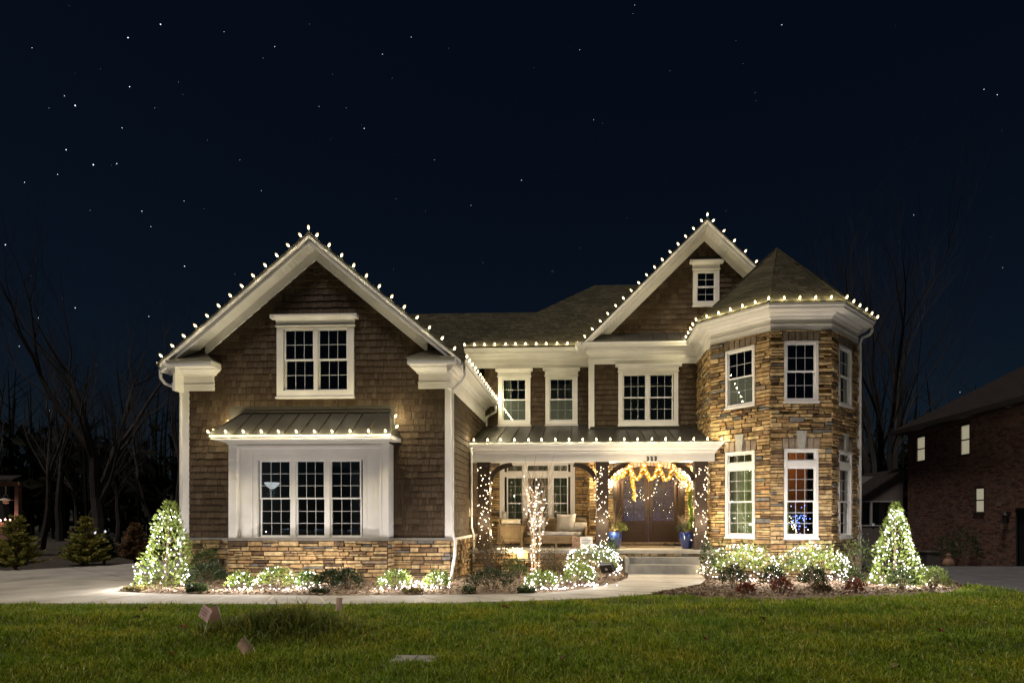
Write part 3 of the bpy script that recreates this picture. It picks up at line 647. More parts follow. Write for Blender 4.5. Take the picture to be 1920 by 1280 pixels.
# downspouts
def downspout(pts, r=.038):
    mb = MB(); mb.tube(pts, r, 8); o = obj('downspout', mb, MT['gutter'], H, smooth=True)
downspout([(-2.70, 13.47, 5.10), (-2.70, 13.47, 4.86), (-2.76, 13.50, 4.74), (-3.02, 13.68, 4.56), (-3.03, 13.67, 4.42), (-3.03, 13.67, 1.22), (-2.99, 13.6, 1.08), (-2.93, 13.52, .98), (-2.94, 13.5, .6), (-3.02, 13.42, .06)])
downspout([(-10.02, 13.47, 5.10), (-10.02, 13.47, 4.86), (-9.94, 13.5, 4.74), (-9.70, 13.7, 4.62), (-9.70, 13.72, 4.4), (-9.70, 13.72, .2)])
downspout([(-2.68, 18.35, 5.06), (-2.68, 18.4, 4.9), (-3.0, 18.45, 4.72), (-3.0, 18.45, 4.3)])
downspout([(-2.98, 15.86, 3.45), (-3.0, 15.92, 3.2), (-3.0, 15.95, 1.25), (-2.94, 15.92, 1.08), (-2.94, 15.9, .3)], .032)
downspout([(7.93, 16.12, 6.70), (7.93, 16.12, 6.58), (7.88, 16.14, 6.50), (7.70, 16.2, 6.42), (7.66, 16.22, 6.28), (7.66, 16.22, .1)], .04)
# main roofs
def roofpart(name, quads, mat=MT['asph'], t=.05):
    mb = MB()
    for q in quads: thick_roof(mb, q, t)
    return obj(name, mb, mat, H)
e = (-3.68, 18.13, 6.90); a = (.56, 22.35, 10.43)
roofpart('hip_roof', [[e, (.2, 18.13, 6.90), (.2, 18.13, 6.90), (8.2, 18.6, 7.3), (8.2, 22.35, 10.43), a], [e, a, (-3.68, 26.6, 6.9)], [a, (8.2, 22.35, 10.43), (8.2, 26.6, 6.9), (-3.68, 26.6, 6.9)]])
roofpart('rear_roof', [[(-13, 20.0, 6.88), (-2, 20.0, 6.88), (-.5, 24.3, 10.12), (-11.5, 24.3, 10.12)], [(-11.5, 24.3, 10.12), (-.5, 24.3, 10.12), (-.5, 28.5, 6.9), (-13, 28.5, 6.9)], [(-13, 20, 6.88), (-11.5, 24.3, 10.12), (-13, 28.5, 6.88)]])
GS = (10.44-6.83)/3.69; gx = 3.81
for sg in (-1, 1):
    rake(17.6, gx+sg*3.72, 10.44-3.72*GS, gx, 10.44, 18.0, .20, 0, .24, gx+sg*3.20, sg)
roofpart('gable_roof', [[(gx, 17.565, 10.485), (gx+sg*3.78, 17.565, 10.485-3.78*GS), (gx+sg*3.78, 23, 10.485-3.78*GS), (gx, 23, 10.485)] for sg in (-1, 1)], t=.045)
# small metal pent roof under the gable
pr = thing('pent_roof', None, None, (2, 17.8, 7)); pr.parent = H; pr.matrix_parent_inverse = ORIG[H.name]
mb = MB(); thick_roof(mb, [(.06, 17.57, 6.83), (3.9, 17.57, 6.83), (3.9, 18.0, 7.22), (.40, 18.0, 7.22)], .02); obj('roof_panel', mb, MT['metalroof'], pr)
for i in range(8): put_seam((.55+i*.42, 17.575, 6.835), (.55+i*.42, 17.99, 7.215), pr)
# tower roof: steep octagonal cap
ov = .455; tc = [(3.635-ov, 17.9), (3.635-ov, 16.2-ov*.414), (4.843-ov*.414, 14.99-ov), (6.341+ov*.414, 14.99-ov), (7.549+ov, 16.2-ov*.414), (7.549+ov, 17.9)]
apx = (5.57, 16.72, 9.14); mb = MB(); zt = 6.845
for p, q in zip(tc, tc[1:]): mb.add([(*p, zt), (*q, zt), apx], [(0, 1, 2)])
mb.add([(*tc[-1], zt), (*tc[0], zt), apx], [(0, 1, 2)]); mb.add([(*p, zt-.03) for p in tc]+[(*p, zt) for p in tc], [(i, i+1, i+7, i+6) for i in range(5)])
obj('tower_roof', mb, MT['asph'], H)
mb = MB()
for p in tc[1:5]: mb.tube([(p[0], p[1], zt+.015), (apx[0], apx[1], apx[2]+.01)], .03, 5)
obj('hip_ridge_caps', mb, MT['asph'], H)
# ------------------------------------------------------------------ porch
zf = .645
por = thing('porch', None, None, (.3, 17, .5)); por.parent = H; por.matrix_parent_inverse = ORIG[H.name]; ORIG[por.name] = Matrix.Translation((-.3, -17, -.5))
mb = MB(); mb.wb(-3.06, 3.70, 15.88, 18.62, .545, zf); obj('porch_floor', mb, MT['conc'], por)
mb = MB(); mb.wb(-2.98, 3.62, 16.0, 18.5, 0, .544); obj('foundation', mb, MT['mortar'], por)
mb = MB(); mb.wb(1.30, 3.23, 15.58, 15.999, .10, .465); obj('step', mb, MT['step'], por)
mb = MB(); mb.wb(1.24, 3.30, 15.25, 15.578, .02, .285); obj('step', mb, MT['step'], por)
mb = MB(); mb.wb(1.20, 1.28, 15.23, 15.98, .02, .47); obj('step_cheek', mb, MT['step'], por)
# beam with its mouldings, gutter, ceiling
mb = MB(); mb.sweep([(-3.07, 16.0), (3.67, 16.0), (3.67, 16.34)], [(-.30, 3.06), (.0, 3.06), (.0, 3.27), (.02, 3.275), (.02, 3.30), (.05, 3.315), (.06, 3.34), (.06, 3.365), (.10, 3.40), (.125, 3.44), (-.30, 3.44)]); obj('porch_beam', mb, MT['trim'], por)
mb = MB(); mb.sweep([(-3.07, 16.0), (3.69, 16.0), (3.69, 16.1)], [(0, 3.442), (.13, 3.442), (.15, 3.49), (.175, 3.51), (.185, 3.575), (.17, 3.575), (.16, 3.53), (0, 3.53)]); obj('gutter', mb, MT['gutter'], por)
mb = MB(); mb.wb(-3.05, 3.63, 16.301, 18.58, 3.32, 3.36); obj('porch_ceiling', mb, MT['soffit'], por)
zr = lambda y: 3.575+.318*(y-15.83)
mb = MB(); thick_roof(mb, [(-3.07, 15.83, zr(15.83)), (3.86, 15.83, zr(15.83)), (3.63, 16.15, zr(16.15)), (3.63, 18.0, zr(18.0)), (.30, 18.0, zr(18.0)), (.30, 18.6, zr(18.6)), (-3.07, 18.6, zr(18.6))], .03); obj('roof_panel', mb, MT['metalroof'], por)
for i in range(16):
    x = -2.75+i*.415; put_seam((x, 15.84, zr(15.84)+.002), (x, 18.55 if x < .2 else 17.98, zr(18.55 if x < .2 else 17.98)), por)
mb = MB(); mb.wb(-3.06, .26, 18.53, 18.61, 4.43, 4.50); mb.wb(.31, 3.63, 17.93, 18.01, 4.24, 4.32); obj('flashing', mb, MT['metalroof'], por)
def porch_col(x, i):
    c = MB(); c.wb(x-.165, x+.165, 16.03, 16.36, zf, 2.93); c.wb(x-.185, x+.185, 16.01, 16.38, 2.931, 3.059); c.wb(x-.18, x+.18, 16.015, 16.375, zf+.001, zf+.16); obj('porch_column', c, MT['wood'], por)
for i, x in enumerate((-2.68, .615, 3.31)): porch_col(x, i)
def brace(x, sg):
    mb = MB(); n = 9; out = []; inn = []
    for k in range(n+1):
        t = PI/2*k/n; R = .60; out.append((x+sg*(R*(1-math.cos(t))), 2.60+.45*math.sin(t))); inn.append((x+sg*(.0+(R)*(1-math.cos(t))+.05+.03*math.cos(t)), 2.60+.45*math.sin(t)-.11))
    for k in range(n): mb.prism(Fr((0, 16.12), FRONT), [out[k], out[k+1], inn[k+1], inn[k]][::1], -.1, 0)
    obj('brace', mb, MT['wood'], por)
for x, sg in ((-2.515, 1), (.45, -1), (.78, 1), (3.145, -1)): brace(x, sg)
num = thing('house_number', None, None, (1.97, 15.99, 3.13)); num.parent = H; num.matrix_parent_inverse = ORIG[H.name]; ORIG[num.name] = Matrix.Translation((-1.97, -15.99, -3.13))
dm = text_mesh('digit', '3', .165, MT['numeral'], .006, .004)
for i in range(3): inst('digit', dm, num, Matrix.Translation((1.855+i*.105, 15.992, 3.075)) @ Matrix.Rotation(PI/2, 4, 'X'))
# front door: two glazed leaves in an arched frame
fd = thing('front_door', None, None, (2.115, 18, .72)); fd.parent = H; fd.matrix_parent_inverse = ORIG[H.name]; ORIG[fd.name] = Matrix.Translation((-2.115, -18, -.72))
FD = Fr((2.115, 18.02), FRONT)
def arch(s, half, spring, rise): return spring+rise*math.sqrt(max(0, 1-(s/half)**2))
mb = MB(); hw = .905
mb.b(FD, -hw-.09, -hw, .72, 2.6, -.06, .05); mb.b(FD, hw, hw+.09, .72, 2.6, -.06, .05); n = 18
for i in range(n):
    a, b = -hw-.09+(2*hw+.18)*i/n, -hw-.09+(2*hw+.18)*(i+1)/n
    A = lambda s: arch(s, hw+.09, 2.6, .48); B = lambda s: arch(s, hw+.001, 2.58, .42) if abs(s) < hw else 2.6
    mb.prism(FD, [(a, B(a)), (b, B(b)), (b, A(b)), (a, A(a))], -.06, .05)
obj('door_frame', mb, MT['door'], fd)
mb = MB()
for i in range(n):
    a, b = -1.05+2.1*i/n, -1.05+2.1*(i+1)/n; A = lambda s: arch(s, hw+.091, 2.6, .482) if abs(s) < hw+.09 else 2.6
    mb.prism(FD, [(a, A(a)), (b, A(b)), (b, 3.42), (a, 3.42)], -.05, .0)
obj('door_head', mb, MT['mortar'], fd)
vm = MB(); vm.add([(-.045, 0, 0), (.045, 0, 0), (.052, 0, .24), (-.052, 0, .24), (-.042, -.05, .01), (.042, -.05, .01), (.048, -.05, .23), (-.048, -.05, .23)], MB.BF)
vmesh = vm.mesh('arch_brick', piece_mat('arch_brick', [(0, (.30, .19, .13)), (1, (.42, .29, .21))], .85, .4, 50, .2))
for i in range(21):
    s = -1.0+2.0*i/20; z = arch(s, hw+.12, 2.62, .49) if abs(s) < hw+.1 else 2.72
    inst('arch_brick', vmesh, fd, Matrix.Translation(FD.w(s, z, 0)) @ Matrix.Rotation(s*.35, 4, 'Y'))
dls = []
for sg in (-1, 1):
    a, b = (-hw+.004, -.004) if sg < 0 else (.004, hw-.004); top = lambda s: arch(s, hw, 2.58, .42)-.006
    leaf = thing('door_leaf', None, None, FD.w((a+b)/2, .75, 0)); leaf.parent = fd; leaf.matrix_parent_inverse = ORIG[fd.name]; c = FD.w((a+b)/2, .75, 0); 
    ORIG[leaf.name] = Matrix.Translation(-Vector(c))
    st_, r0 = .125, 1.40; mb = MB()
    for p, q in ((a, a+st_), (b-st_, b)): mb.prism(FD, [(p, .76), (q, .76), (q, top(q)), (p, top(p))], -.045, .0)
    mb.b(FD, a+st_, b-st_, .76, .98, -.045, -.001); mb.b(FD, a+st_, b-st_, 1.30, 1.42, -.045, -.001)
    k = 8
    for i in range(k):
        p, q = a+st_+(b-a-2*st_)*i/k, a+st_+(b-a-2*st_)*(i+1)/k; mb.prism(FD, [(p, top(p)-.13), (q, top(q)-.13), (q, top(q)), (p, top(p))], -.045, -.001)
    mb.b(FD, a+st_, b-st_, .98, 1.30, -.04, -.025); mb.b(FD, a+st_+.05, b-st_-.05, 1.03, 1.25, -.03, -.008)
    m = (a+b)/2; mb.b(FD, m-.011, m+.011, 1.42, top(m)-.1, -.035, -.01)
    for z in (1.78, 2.14, 2.5): mb.b(FD, a+st_, b-st_, z-.011, z+.011, -.035, -.011)
    obj('door_panel', mb, MT['door'], leaf)
    mb = MB(); mb.b(FD, a+st_-.01, b-st_+.01, 1.41, 2.62, -.028, -.022); mb.prism(FD, [(a+st_, 2.62), (b-st_, 2.62), (b-st_, top(b-st_)-.1), (a+st_, top(a+st_)-.1)], -.028, -.022); obj('glass_panel', mb, MT['dglass'], leaf)
    mb = MB(); hx = -.05*1 if sg < 0 else .05; mb.b(FD, hx*1.3-.02, hx*1.3+.02, 1.52, 1.86, 0, .012); mb.tube([FD.w(hx*1.3, 1.58, .01), FD.w(hx*1.3, 1.6, .06), FD.w(hx*1.3, 1.76, .06), FD.w(hx*1.3, 1.78, .01)], .009, 6); obj('handle', mb, MT['numeral'], leaf)
mb = MB(); mb.b(FD, -1.0, 1.0, zf, .72, -.05, .06); mb.b(FD, -1.02, 1.02, .721, .757, -.05, .085); obj('door_sill', mb, MT['lintel'], fd)
# wall lanterns beside the door
def lantern(x, y):
    L = thing('wall_lantern', None, None, (x, y, 2.7)); L.parent = H; L.matrix_parent_inverse = ORIG[H.name]; ORIG[L.name] = Matrix.Translation((-x, -y, -2.7))
    mb = MB(); mb.wb(x-.05, x+.05, y-.02, y, 2.62, 2.95); mb.tube([(x, y-.02, 2.93), (x, y-.1, 2.97), (x, y-.15, 2.93)], .01, 6); mb.wb(x-.075, x+.075, y-.225, y-.075, 2.56, 2.58); mb.lathe((x, y-.15, 2.84), [(.11, 0), (.03, .08), (.0, .09)], 4)
    for i in (-1, 1):
        for j in (-1, 1): mb.wb(x+i*.068-.006, x+i*.068+.006, y-.15+j*.068-.006, y-.15+j*.068+.006, 2.58, 2.84)
    obj('lantern_cage', mb, MT['numeral'], L)
    mb = MB(); mb.lathe((x, y-.15, 2.6), [(.0, 0), (.05, .01), (.062, .09), (.05, .17), (.0, .19)], 10); obj('lamp_glass', mb, emit_mat('lantern_lamp', (1, .86, .62), 30), L)
    lamp((x, y-.15, 2.70), 95, (1, .76, .45), L, .06)
lantern(3.30, 17.93); lantern(.93, 17.93)
# ------------------------------------------------------------------ strings of large bulbs
bm = MB(); bm.lathe((0, 0, 0), [(0, .062), (.006, .058), (.0125, .044), (.014, .03), (.011, .012), (.0, .006)], 8, 0); bm.lathe((0, 0, 0), [(0, .094), (.012, .088), (.024, .066), (.029, .042), (.022, .014), (.013, .0)], 10, 2); bm.lathe((0, 0, 0), [(.011, .004), (.011, -.03), (0, -.03)], 8, 1)
C9 = bm.mesh('bulb', [MT['c9'], MT['socket'], MT['c9_halo']], True)
C9L = {}
def bulb_string(label, pts, ups, power=3.4, lift=.03):
    key = round(power, 2)
    if key not in C9L: C9L[key] = lampdata(power, C9C, .03)
    t = thing('light_string', label, 'string lights', pts[0], 'strings of large bulbs along the house edges')
    for p, u in zip(pts, ups):
        p = Vector(p); u = Vector(u).normalized(); u = (u+Vector((random.uniform(-.14, .14), random.uniform(-.14, .14), random.uniform(-.05, .05)))).normalized()
        q = u.to_track_quat('Z', 'Y').to_matrix().to_4x4()
        inst('bulb', C9, t, Matrix.Translation(p+u*lift) @ q)
        shared_lamp(C9L[key], p+u*(lift+.05), t)
    mb = MB(); path = []
    for a, b in zip(pts, pts[1:]):
        a, b = Vector(a), Vector(b); path += [a, (a+b)/2-Vector((0, 0, .012))]
    path.append(Vector(pts[-1])); mb.tube(path, .005, 4); obj('cord', mb, MT['cord'], t); return t
def seg(a, b, n, end=True): return [lerp(a, b, i/(n-1 if end else n)) for i in range(n)]
ztop = az+.05
pk = (ax, 13.36, ztop+.03); L_ = seg((ax-3.52, 13.36, ztop-3.52*sl), (ax-.16, 13.36, ztop-.16*sl), 13); R_ = seg((ax+.16, 13.36, ztop-.16*sl), (ax+3.42, 13.36, ztop-3.42*sl), 12)
bulb_string('large warm bulbs along the peaked gable over the big triple window', L_+[pk]+R_, [(-.55, -.25, .8)]*13+[(0, -.2, 1)]+[(.55, -.25, .8)]*12, 3.8)
bulb_string('steep row of bulbs on the side gutter running back from the shingle gable wing', seg((-2.655, 13.5, 5.225), (-2.655, 18.35, 5.225), 15), [(.25, -.05, 1)]*15, 3.4)
bulb_string('level row of bulbs on the gutter below the hip roof, above two narrow windows', seg((-3.64, 18.16, 6.90), (-.08, 18.16, 6.90), 12), [(0, -.25, 1)]*12, 3.0)
gzt = 10.49; GL = seg((gx-3.63, 17.58, gzt-3.63*GS), (gx-.13, 17.58, gzt-.13*GS), 16); GR = seg((gx+.13, 17.58, gzt-.13*GS), (gx+1.72, 17.58, gzt-1.72*GS), 6)
bulb_string('bulbs up and over the steep gable with the small attic window', GL+[(gx, 17.58, gzt+.04)]+GR, [(-.6, -.2, .7)]*16+[(0, -.2, 1)]+[(.6, -.2, .7)]*6, 3.8)
tg = [(p[0], p[1], 6.865) for p in tc]
TP = seg(tg[0], tg[1], 5, False)+seg(tg[1], tg[2], 6, False)+seg(tg[2], tg[3], 5, False)+seg(tg[3], tg[4], 6)
def outw(p): d = Vector((p[0]-5.6, p[1]-16.7, 0)).normalized(); return (d.x*.35, d.y*.35, .95)
bulb_string('bulbs ringing the eave of the stone tower', TP, [outw(p) for p in TP], 4.0)
AW = [(-8.49, 13.55, 3.95-.30), (-8.49, 13.2, 3.5)]; AWP = [(-8.36, 13.6, 3.78), (-8.49, 13.2, 3.5)]+seg((-8.46, 12.915, 3.425), (-4.36, 12.915, 3.425), 11)+[(-4.22, 13.1, 3.56), (-4.38, 13.5, 3.86)]
bulb_string('bulbs edging the metal awning over the triple window', AWP, [(-.5, -.2, .6)]*2+[(0, -.6, .7)]*11+[(.5, -.2, .6)]*2, 6.0)
bulb_string('bulbs along the gutter of the front porch roof above the number plate', seg((-2.9, 15.80, 3.58), (3.80, 15.80, 3.58), 19), [(0, -.3, 1)]*19, 3.2)
mb = MB(); mb.tube([(-2.66, 18.2, 5.2), (-2.72, 17.4, 4.6), (-2.85, 15.9, 3.62)], .005, 4); tg_ = obj('extension_cord', mb, MT['cord']); props(tg_, 'thin dark cord running from the wing gutter down to the porch gutter', 'cord')
# ------------------------------------------------------------------ foliage builders
def leafblob(mb, pts, nrm, size, rs, ratio=.45, fold=.18):
    for p, nv in zip(pts, nrm):
        d = Vector(nv)+Vector((rs.uniform(-.9, .9), rs.uniform(-.9, .9), rs.uniform(-.5, .9))); d.normalize()
        s = d.cross(Vector((rs.uniform(-1, 1), rs.uniform(-1, 1), rs.uniform(-1, 1)))).normalized(); u = s.cross(d)
        l = size*rs.uniform(.65, 1.25); w = l*ratio; p = Vector(p)
        mb.add([p, p+d*l*.5+s*w*.5+u*l*fold*.3, p+d*l, p+d*l*.5-s*w*.5+u*l*fold*.3], [(0, 1, 2), (0, 2, 3)])
def shell(c, w, d, h, n, rs, lo=.55, lump=.18, flat=.0):
    """points through the outer half of a lumpy dome standing on the ground"""
    P, N = [], []; ph = [rs.uniform(0, 6.28) for _ in range(6)]
    while len(P) < n:
        v = Vector((rs.gauss(0, 1), rs.gauss(0, 1), rs.gauss(0, 1))); v.normalize()
        if v.z < -.35: continue
        r = rs.uniform(lo, 1)**.5*(1+lump*math.sin(3*math.atan2(v.y, v.x)+ph[0])*math.cos(4*v.z+ph[1])+lump*.7*math.sin(7*v.x+ph[2])*math.sin(6*v.y+ph[3]+5*v.z))
        P.append((c[0]+v.x*w/2*r, c[1]+v.y*d/2*r, max(.02, c[2]+h*(.42+.56*v.z*r)))); N.append((v.x, v.y, v.z+.3))
    return P, N
def stems(mb, c, w, h, n, rs, r=.007):
    for i in range(n):
        a = rs.uniform(0, 6.28); q = rs.uniform(.2, .8)*w/2; z = h*rs.uniform(.5, .9)
        mb.tube([(c[0]+.03*math.cos(a), c[1]+.03*math.sin(a), c[2]), (c[0]+q*.5*math.cos(a), c[1]+q*.5*math.sin(a), c[2]+z*.55), (c[0]+q*math.cos(a), c[1]+q*math.sin(a), c[2]+z)], [r, r*.8, r*.4], 4)
LV = dict(
    holly=leaf_mat('holly_leaf', [(0, (.05, .085, .02)), (.6, (.10, .16, .035)), (1, (.20, .26, .06))], .3, .35),
    bright=leaf_mat('bright_leaf', [(0, (.10, .15, .03)), (.5, (.17, .23, .045)), (1, (.27, .32, .08))], .35),
    dark=leaf_mat('dark_leaf', [(0, (.018, .028, .012)), (.6, (.035, .055, .02)), (1, (.07, .09, .035))], .25, .4),
    mid=leaf_mat('mid_leaf', [(0, (.03, .05, .015)), (.6, (.06, .095, .028)), (1, (.12, .16, .045))], .3),
    brown=leaf_mat('brown_leaf', [(0, (.055, .035, .018)), (.5, (.11, .075, .04)), (.85, (.10, .10, .045)), (1, (.20, .15, .09))], .3, .8, .1),
    red=leaf_mat('red_leaf', [(0, (.09, .022, .014)), (.6, (.18, .045, .028)), (1, (.24, .10, .05))], .3),
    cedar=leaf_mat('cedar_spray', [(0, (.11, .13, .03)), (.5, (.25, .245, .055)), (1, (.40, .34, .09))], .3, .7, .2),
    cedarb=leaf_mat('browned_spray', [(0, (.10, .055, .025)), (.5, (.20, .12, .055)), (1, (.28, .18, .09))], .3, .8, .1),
    cedard=leaf_mat('shaded_spray', [(0, (.012, .02, .012)), (1, (.035, .05, .028))], .3, .7, .2),  # conifer spray with shade put into the colour, for the unlit ones
    straw=leaf_mat('straw_leaf', [(0, (.10, .09, .03)), (1, (.24, .20, .08))], .3, .8, .1),
    woods=leaf_mat('wood_leaf', [(0, (.006, .007, .005)), (1, (.016, .017, .011))], .1, .9, .05),
)
twigm = M('twig_bark', (.12, .085, .055), .85, .3, 20)
barkm = M('tree_bark', (.085, .068, .055), .9, .4, 6, .5, 14, stretch=(2, 2, .4))
bark_light = M('pale_bark', (.30, .22, .14), .8, .3, 14)
def shrub(label, x, y, w, h, mat, n=900, size=.055, seed=0, d=None, name='shrub', cat='shrub', group='shrubs in the planting beds', lo=.35, z=.03, ratio=.45, lump=.18, twigs=14, stemmat=None):
    rs = random.Random(seed+int(x*100)); t = thing(name, label, cat, (x, y, z), group)
    mb = MB(); P, N = shell((x, y, z), w, d or w*.85, h, n, rs, lo, lump); leafblob(mb, P, N, size, rs, ratio); obj('foliage', mb, LV[mat], t)
    mb = MB(); stems(mb, (x, y, z), w, h, twigs, rs); obj('stem', mb, stemmat or twigm, t); return t
MINI = {}
def net(label, P, mat, power, color, lampsP, r=.008, group='small light nets and strands in the beds', cat='net lights', name='net_lights', cordP=None):
    t = thing(name, label, cat, tuple(P[0]), group); mb = MB()
    for p in P: mb.octa(p, r*random.uniform(.8, 1.25))
    obj('mini_bulb', mb, MT[mat], t, kind='stuff')
    if cordP:
        mb = MB()
        for c in cordP: mb.tube(c, .0025, 3, cap=False)
        obj('wire', mb, MT['cord'], t)
    if lampsP:
        k = (power, color)
        if k not in MINI: MINI[k] = lampdata(power, color, .014)
        for p in lampsP: shared_lamp(MINI[k], p, t)
    return t
def dome_net(x, y, w, d, h, n, rs, z=.03, back=.35, grow=1.03):
    P = []
    while len(P) < n:
        v = Vector((rs.gauss(0, 1), rs.gauss(0, 1), rs.gauss(0, 1))); v.normalize()
        if v.z < -.5 or v.y > back: continue
        P.append((x+v.x*w/2*grow*rs.uniform(.93, 1.05), y+v.y*d/2*grow*rs.uniform(.93, 1.05), max(.03, z+h*(.42+.58*v.z)*rs.uniform(.95, 1.03))))
    return P
def front_lamps(x, y, w, d, h, k=3):
    return [(x+w*.36*(2*i/(k-1)-1 if k > 1 else 0), y-d*.5-.30, .12+h*(.55 if i % 2 else .85)) for i in range(k)]+[(x, y+d*.28, h+.10)]
# ------------------------------------------------------------------ lit conical trees
def cone_tree(label, netlabel, x, y, w, h, seed, mat, leafsize, nleaf, nl, power, skew=0, pw=.75):
    rs = random.Random(seed); t = thing('holly_tree', label, 'tree', (x, y, .03), 'cone shaped trees wrapped in light nets')
    P, N = [], []; ph = rs.uniform(0, 6)
    def R(u, a): return w/2*(max(0, 1-u)**pw*.93+.09*(1-u)+.03)*(1+.13*math.sin(3*a+9*u+ph)+.09*math.sin(5*a-15*u))
    while len(P) < nleaf:
        u = rs.random()**1.25; a = rs.uniform(0, 6.283); r = R(u, a)*rs.uniform(.45, 1.0)**.5
        P.append((x+skew*u+r*math.cos(a), y+r*math.sin(a), .04+u*h*.97)); N.append((math.cos(a), math.sin(a), .75))
    mb = MB(); leafblob(mb, P, N, leafsize, rs, .42); obj('foliage', mb, LV[mat], t)
    mb = MB(); mb.tube([(x, y, 0), (x+skew*.5, y, h*.5), (x+skew, y, h*.95)], [.035, .022, .006], 6)
    for i in range(26):
        u = rs.uniform(.08, .9); a = rs.uniform(0, 6.283); r = R(u, a)*.85; mb.tube([(x+skew*u, y, u*h-.08), (x+skew*u+r*math.cos(a), y+r*math.sin(a), u*h+.05)], [.009, .003], 4)
    obj('trunk', mb, twigm, t)
    L = []
    while len(L) < nl:
        u = rs.random()**1.15*.93; a = rs.uniform(PI*.95, PI*2.05); r = R(u, a)*rs.uniform(.98, 1.08); L.append((x+skew*u+r*math.cos(a), y+r*math.sin(a), .05+u*h*.95))
    lp = []
    for u, k in ((.08, 3), (.32, 3), (.56, 2), (.80, 1)):
        for i in range(k): a = PI*1.5+(i-(k-1)/2)*.85; r = R(u, a)+.24; lp.append((x+skew*u+r*math.cos(a), y+r*math.sin(a), .1+u*h))
    net(netlabel, L, 'mini_cool', power, COOL, lp, .0095, 'light nets on the cone shaped trees')
cone_tree('broad leaved holly tree covered in lights at the driveway corner of the wing', 'white net of lights wrapping the holly at the driveway corner', -8.9, 12.1, 1.04, 1.86, 3, 'bright', .10, 1500, 190, 6, .10, .62)
cone_tree('cone shaped evergreen covered in lights beyond the stone tower', 'white net of lights wrapping the cone tree beyond the stone tower', 6.97, 13.15, 1.10, 1.87, 4, 'bright', .075, 2300, 250, 6, 0, .82)
# ------------------------------------------------------------------ planting beds
rs0 = random.Random(77)
shrub('dark glossy evergreen mound between the lit holly and the wing stone base', -8.15, 12.35, .85, .50, 'dark', 1300, .075, 1, ratio=.35)
shrub('green shrub squeezed behind the lit holly against the stone corner', -8.75, 13.2, .6, .85, 'mid', 900, .06, 2)
for lab, x, y, w, h, m in (
    ('small lit shrub nearest the lit holly', -7.02, 11.75, .52, .36, 'bright'), ('wider lit shrub below the first pane of the triple window', -6.30, 11.75, .74, .48, 'bright'),
    ('lit shrub under the triple window beside dark shrubs', -5.68, 11.9, .50, .38, 'holly'), ('lit shrub below the end of the awning', -3.82, 11.85, .66, .42, 'bright'),
    ('lit shrub at the foot of the white corner downspout', -2.98, 12.0, .52, .37, 'bright')):
    shrub(lab, x, y, w, h, m, 700, .07, 3, lo=.3)
    P = dome_net(x, y, w, w*.8, h, 34, rs0); P += [(x+rs0.uniform(-w*.7, w*.7), y-w*.3+rs0.uniform(-.25, .25), .085) for _ in range(14)]
    net('lights netted over the '+lab, P, 'mini_cool', 8, COOL, [(x-w*.25, y-w*.42-.16, .30), (x+w*.2, 12.75, .42)], .0085)
P = [(-3.4+rs0.gauss(0, .22), 11.9+rs0.gauss(0, .12), .1+abs(rs0.gauss(0, .07))) for _ in range(40)]
net('heap of white lights on bare mulch between the last two lit shrubs', P, 'mini_cool', 8, COOL, [(-3.4, 11.8, .32), (-3.4, 12.7, .3)], .0085)
shrub('dark shrub close beside the half lit one under the triple window', -5.25, 12.1, .56, .40, 'dark', 800, .06, 4)
shrub('round dark evergreen shrub alone in front of the bay stone', -4.78, 11.75, .60, .46, 'dark', 1000, .058, 5)
def strap(label, x, y, w, h, n, mat, seed, name='liriope_clump', cat='plant', group='strappy edging plants'):
    rs = random.Random(seed); mb = MB()
    for i in range(n):
        a = rs.uniform(0, 6.283); r0 = rs.uniform(0, w*.28); l = h*rs.uniform(.6, 1.15); c, s = math.cos(a), math.sin(a); q = rs.uniform(.3, .9)*l; bw = .007
        b = Vector((x+r0*math.cos(a+1), y+r0*math.sin(a+1)*.6, .03)); m = b+Vector((c*q*.35, s*q*.35, l*.85)); e_ = b+Vector((c*q, s*q, l*rs.uniform(.35, .95))); side = Vector((-s, c, 0))*bw
        mb.add([b-side, b+side, m+side, m-side, e_], [(0, 1, 2, 3), (3, 2, 4)])
    o = obj(name, mb, LV[mat]); return props(o, label, cat, group)
strap('strappy green edging clump by the walk below the lit holly', -7.6, 11.2, .75, .22, 260, 'mid', 1); strap('pale dry edging clump at the pointed end of the wing bed', -9.0, 11.4, .8, .14, 260, 'straw', 2)
strap('low dark edging clump by the walk in front of the round dark shrub', -5.1, 11.15, .7, .14, 200, 'dark', 3); strap('yellow green edging clump below the lights heaped on the mulch', -3.3, 11.3, .8, .13, 220, 'straw', 4)
strap('low green edging clump by the bend of the walk', -1.05, 11.45, .7, .16, 240, 'mid', 5); strap('small green tuft by the black floodlight', .2, 13.6, .5, .2, 150, 'mid', 6); strap('dark strappy clump beside the corner downspout', -2.2, 11.35, .5, .17, 160, 'mid', 7)
shrub('big twiggy brown shrub against the side of the wing and porch', -2.28, 14.4, 1.25, 1.12, 'brown', 2600, .04, 6, lo=.12, twigs=60)
shrub('low dark evergreen in front of the brown twiggy shrub', -1.80, 11.75, .95, .48, 'dark', 1500, .05, 7)
shrub('small green mound behind the bare lit tree by the porch skirt', -1.75, 15.3, .62, .42, 'mid', 800, .05, 8); shrub('small bright green clump beside the bare tree trunk', -1.5, 14.0, .45, .36, 'mid', 500, .05, 9)
shrub('dry brown shrub right behind the bare lit tree', -.72, 14.5, .85, .82, 'brown', 1500, .038, 10, lo=.1, twigs=50)
shrub('brown grassy mound in front of the dry brown shrub', -.6, 13.5, .75, .45, 'brown', 900, .045, 20, lo=.2)
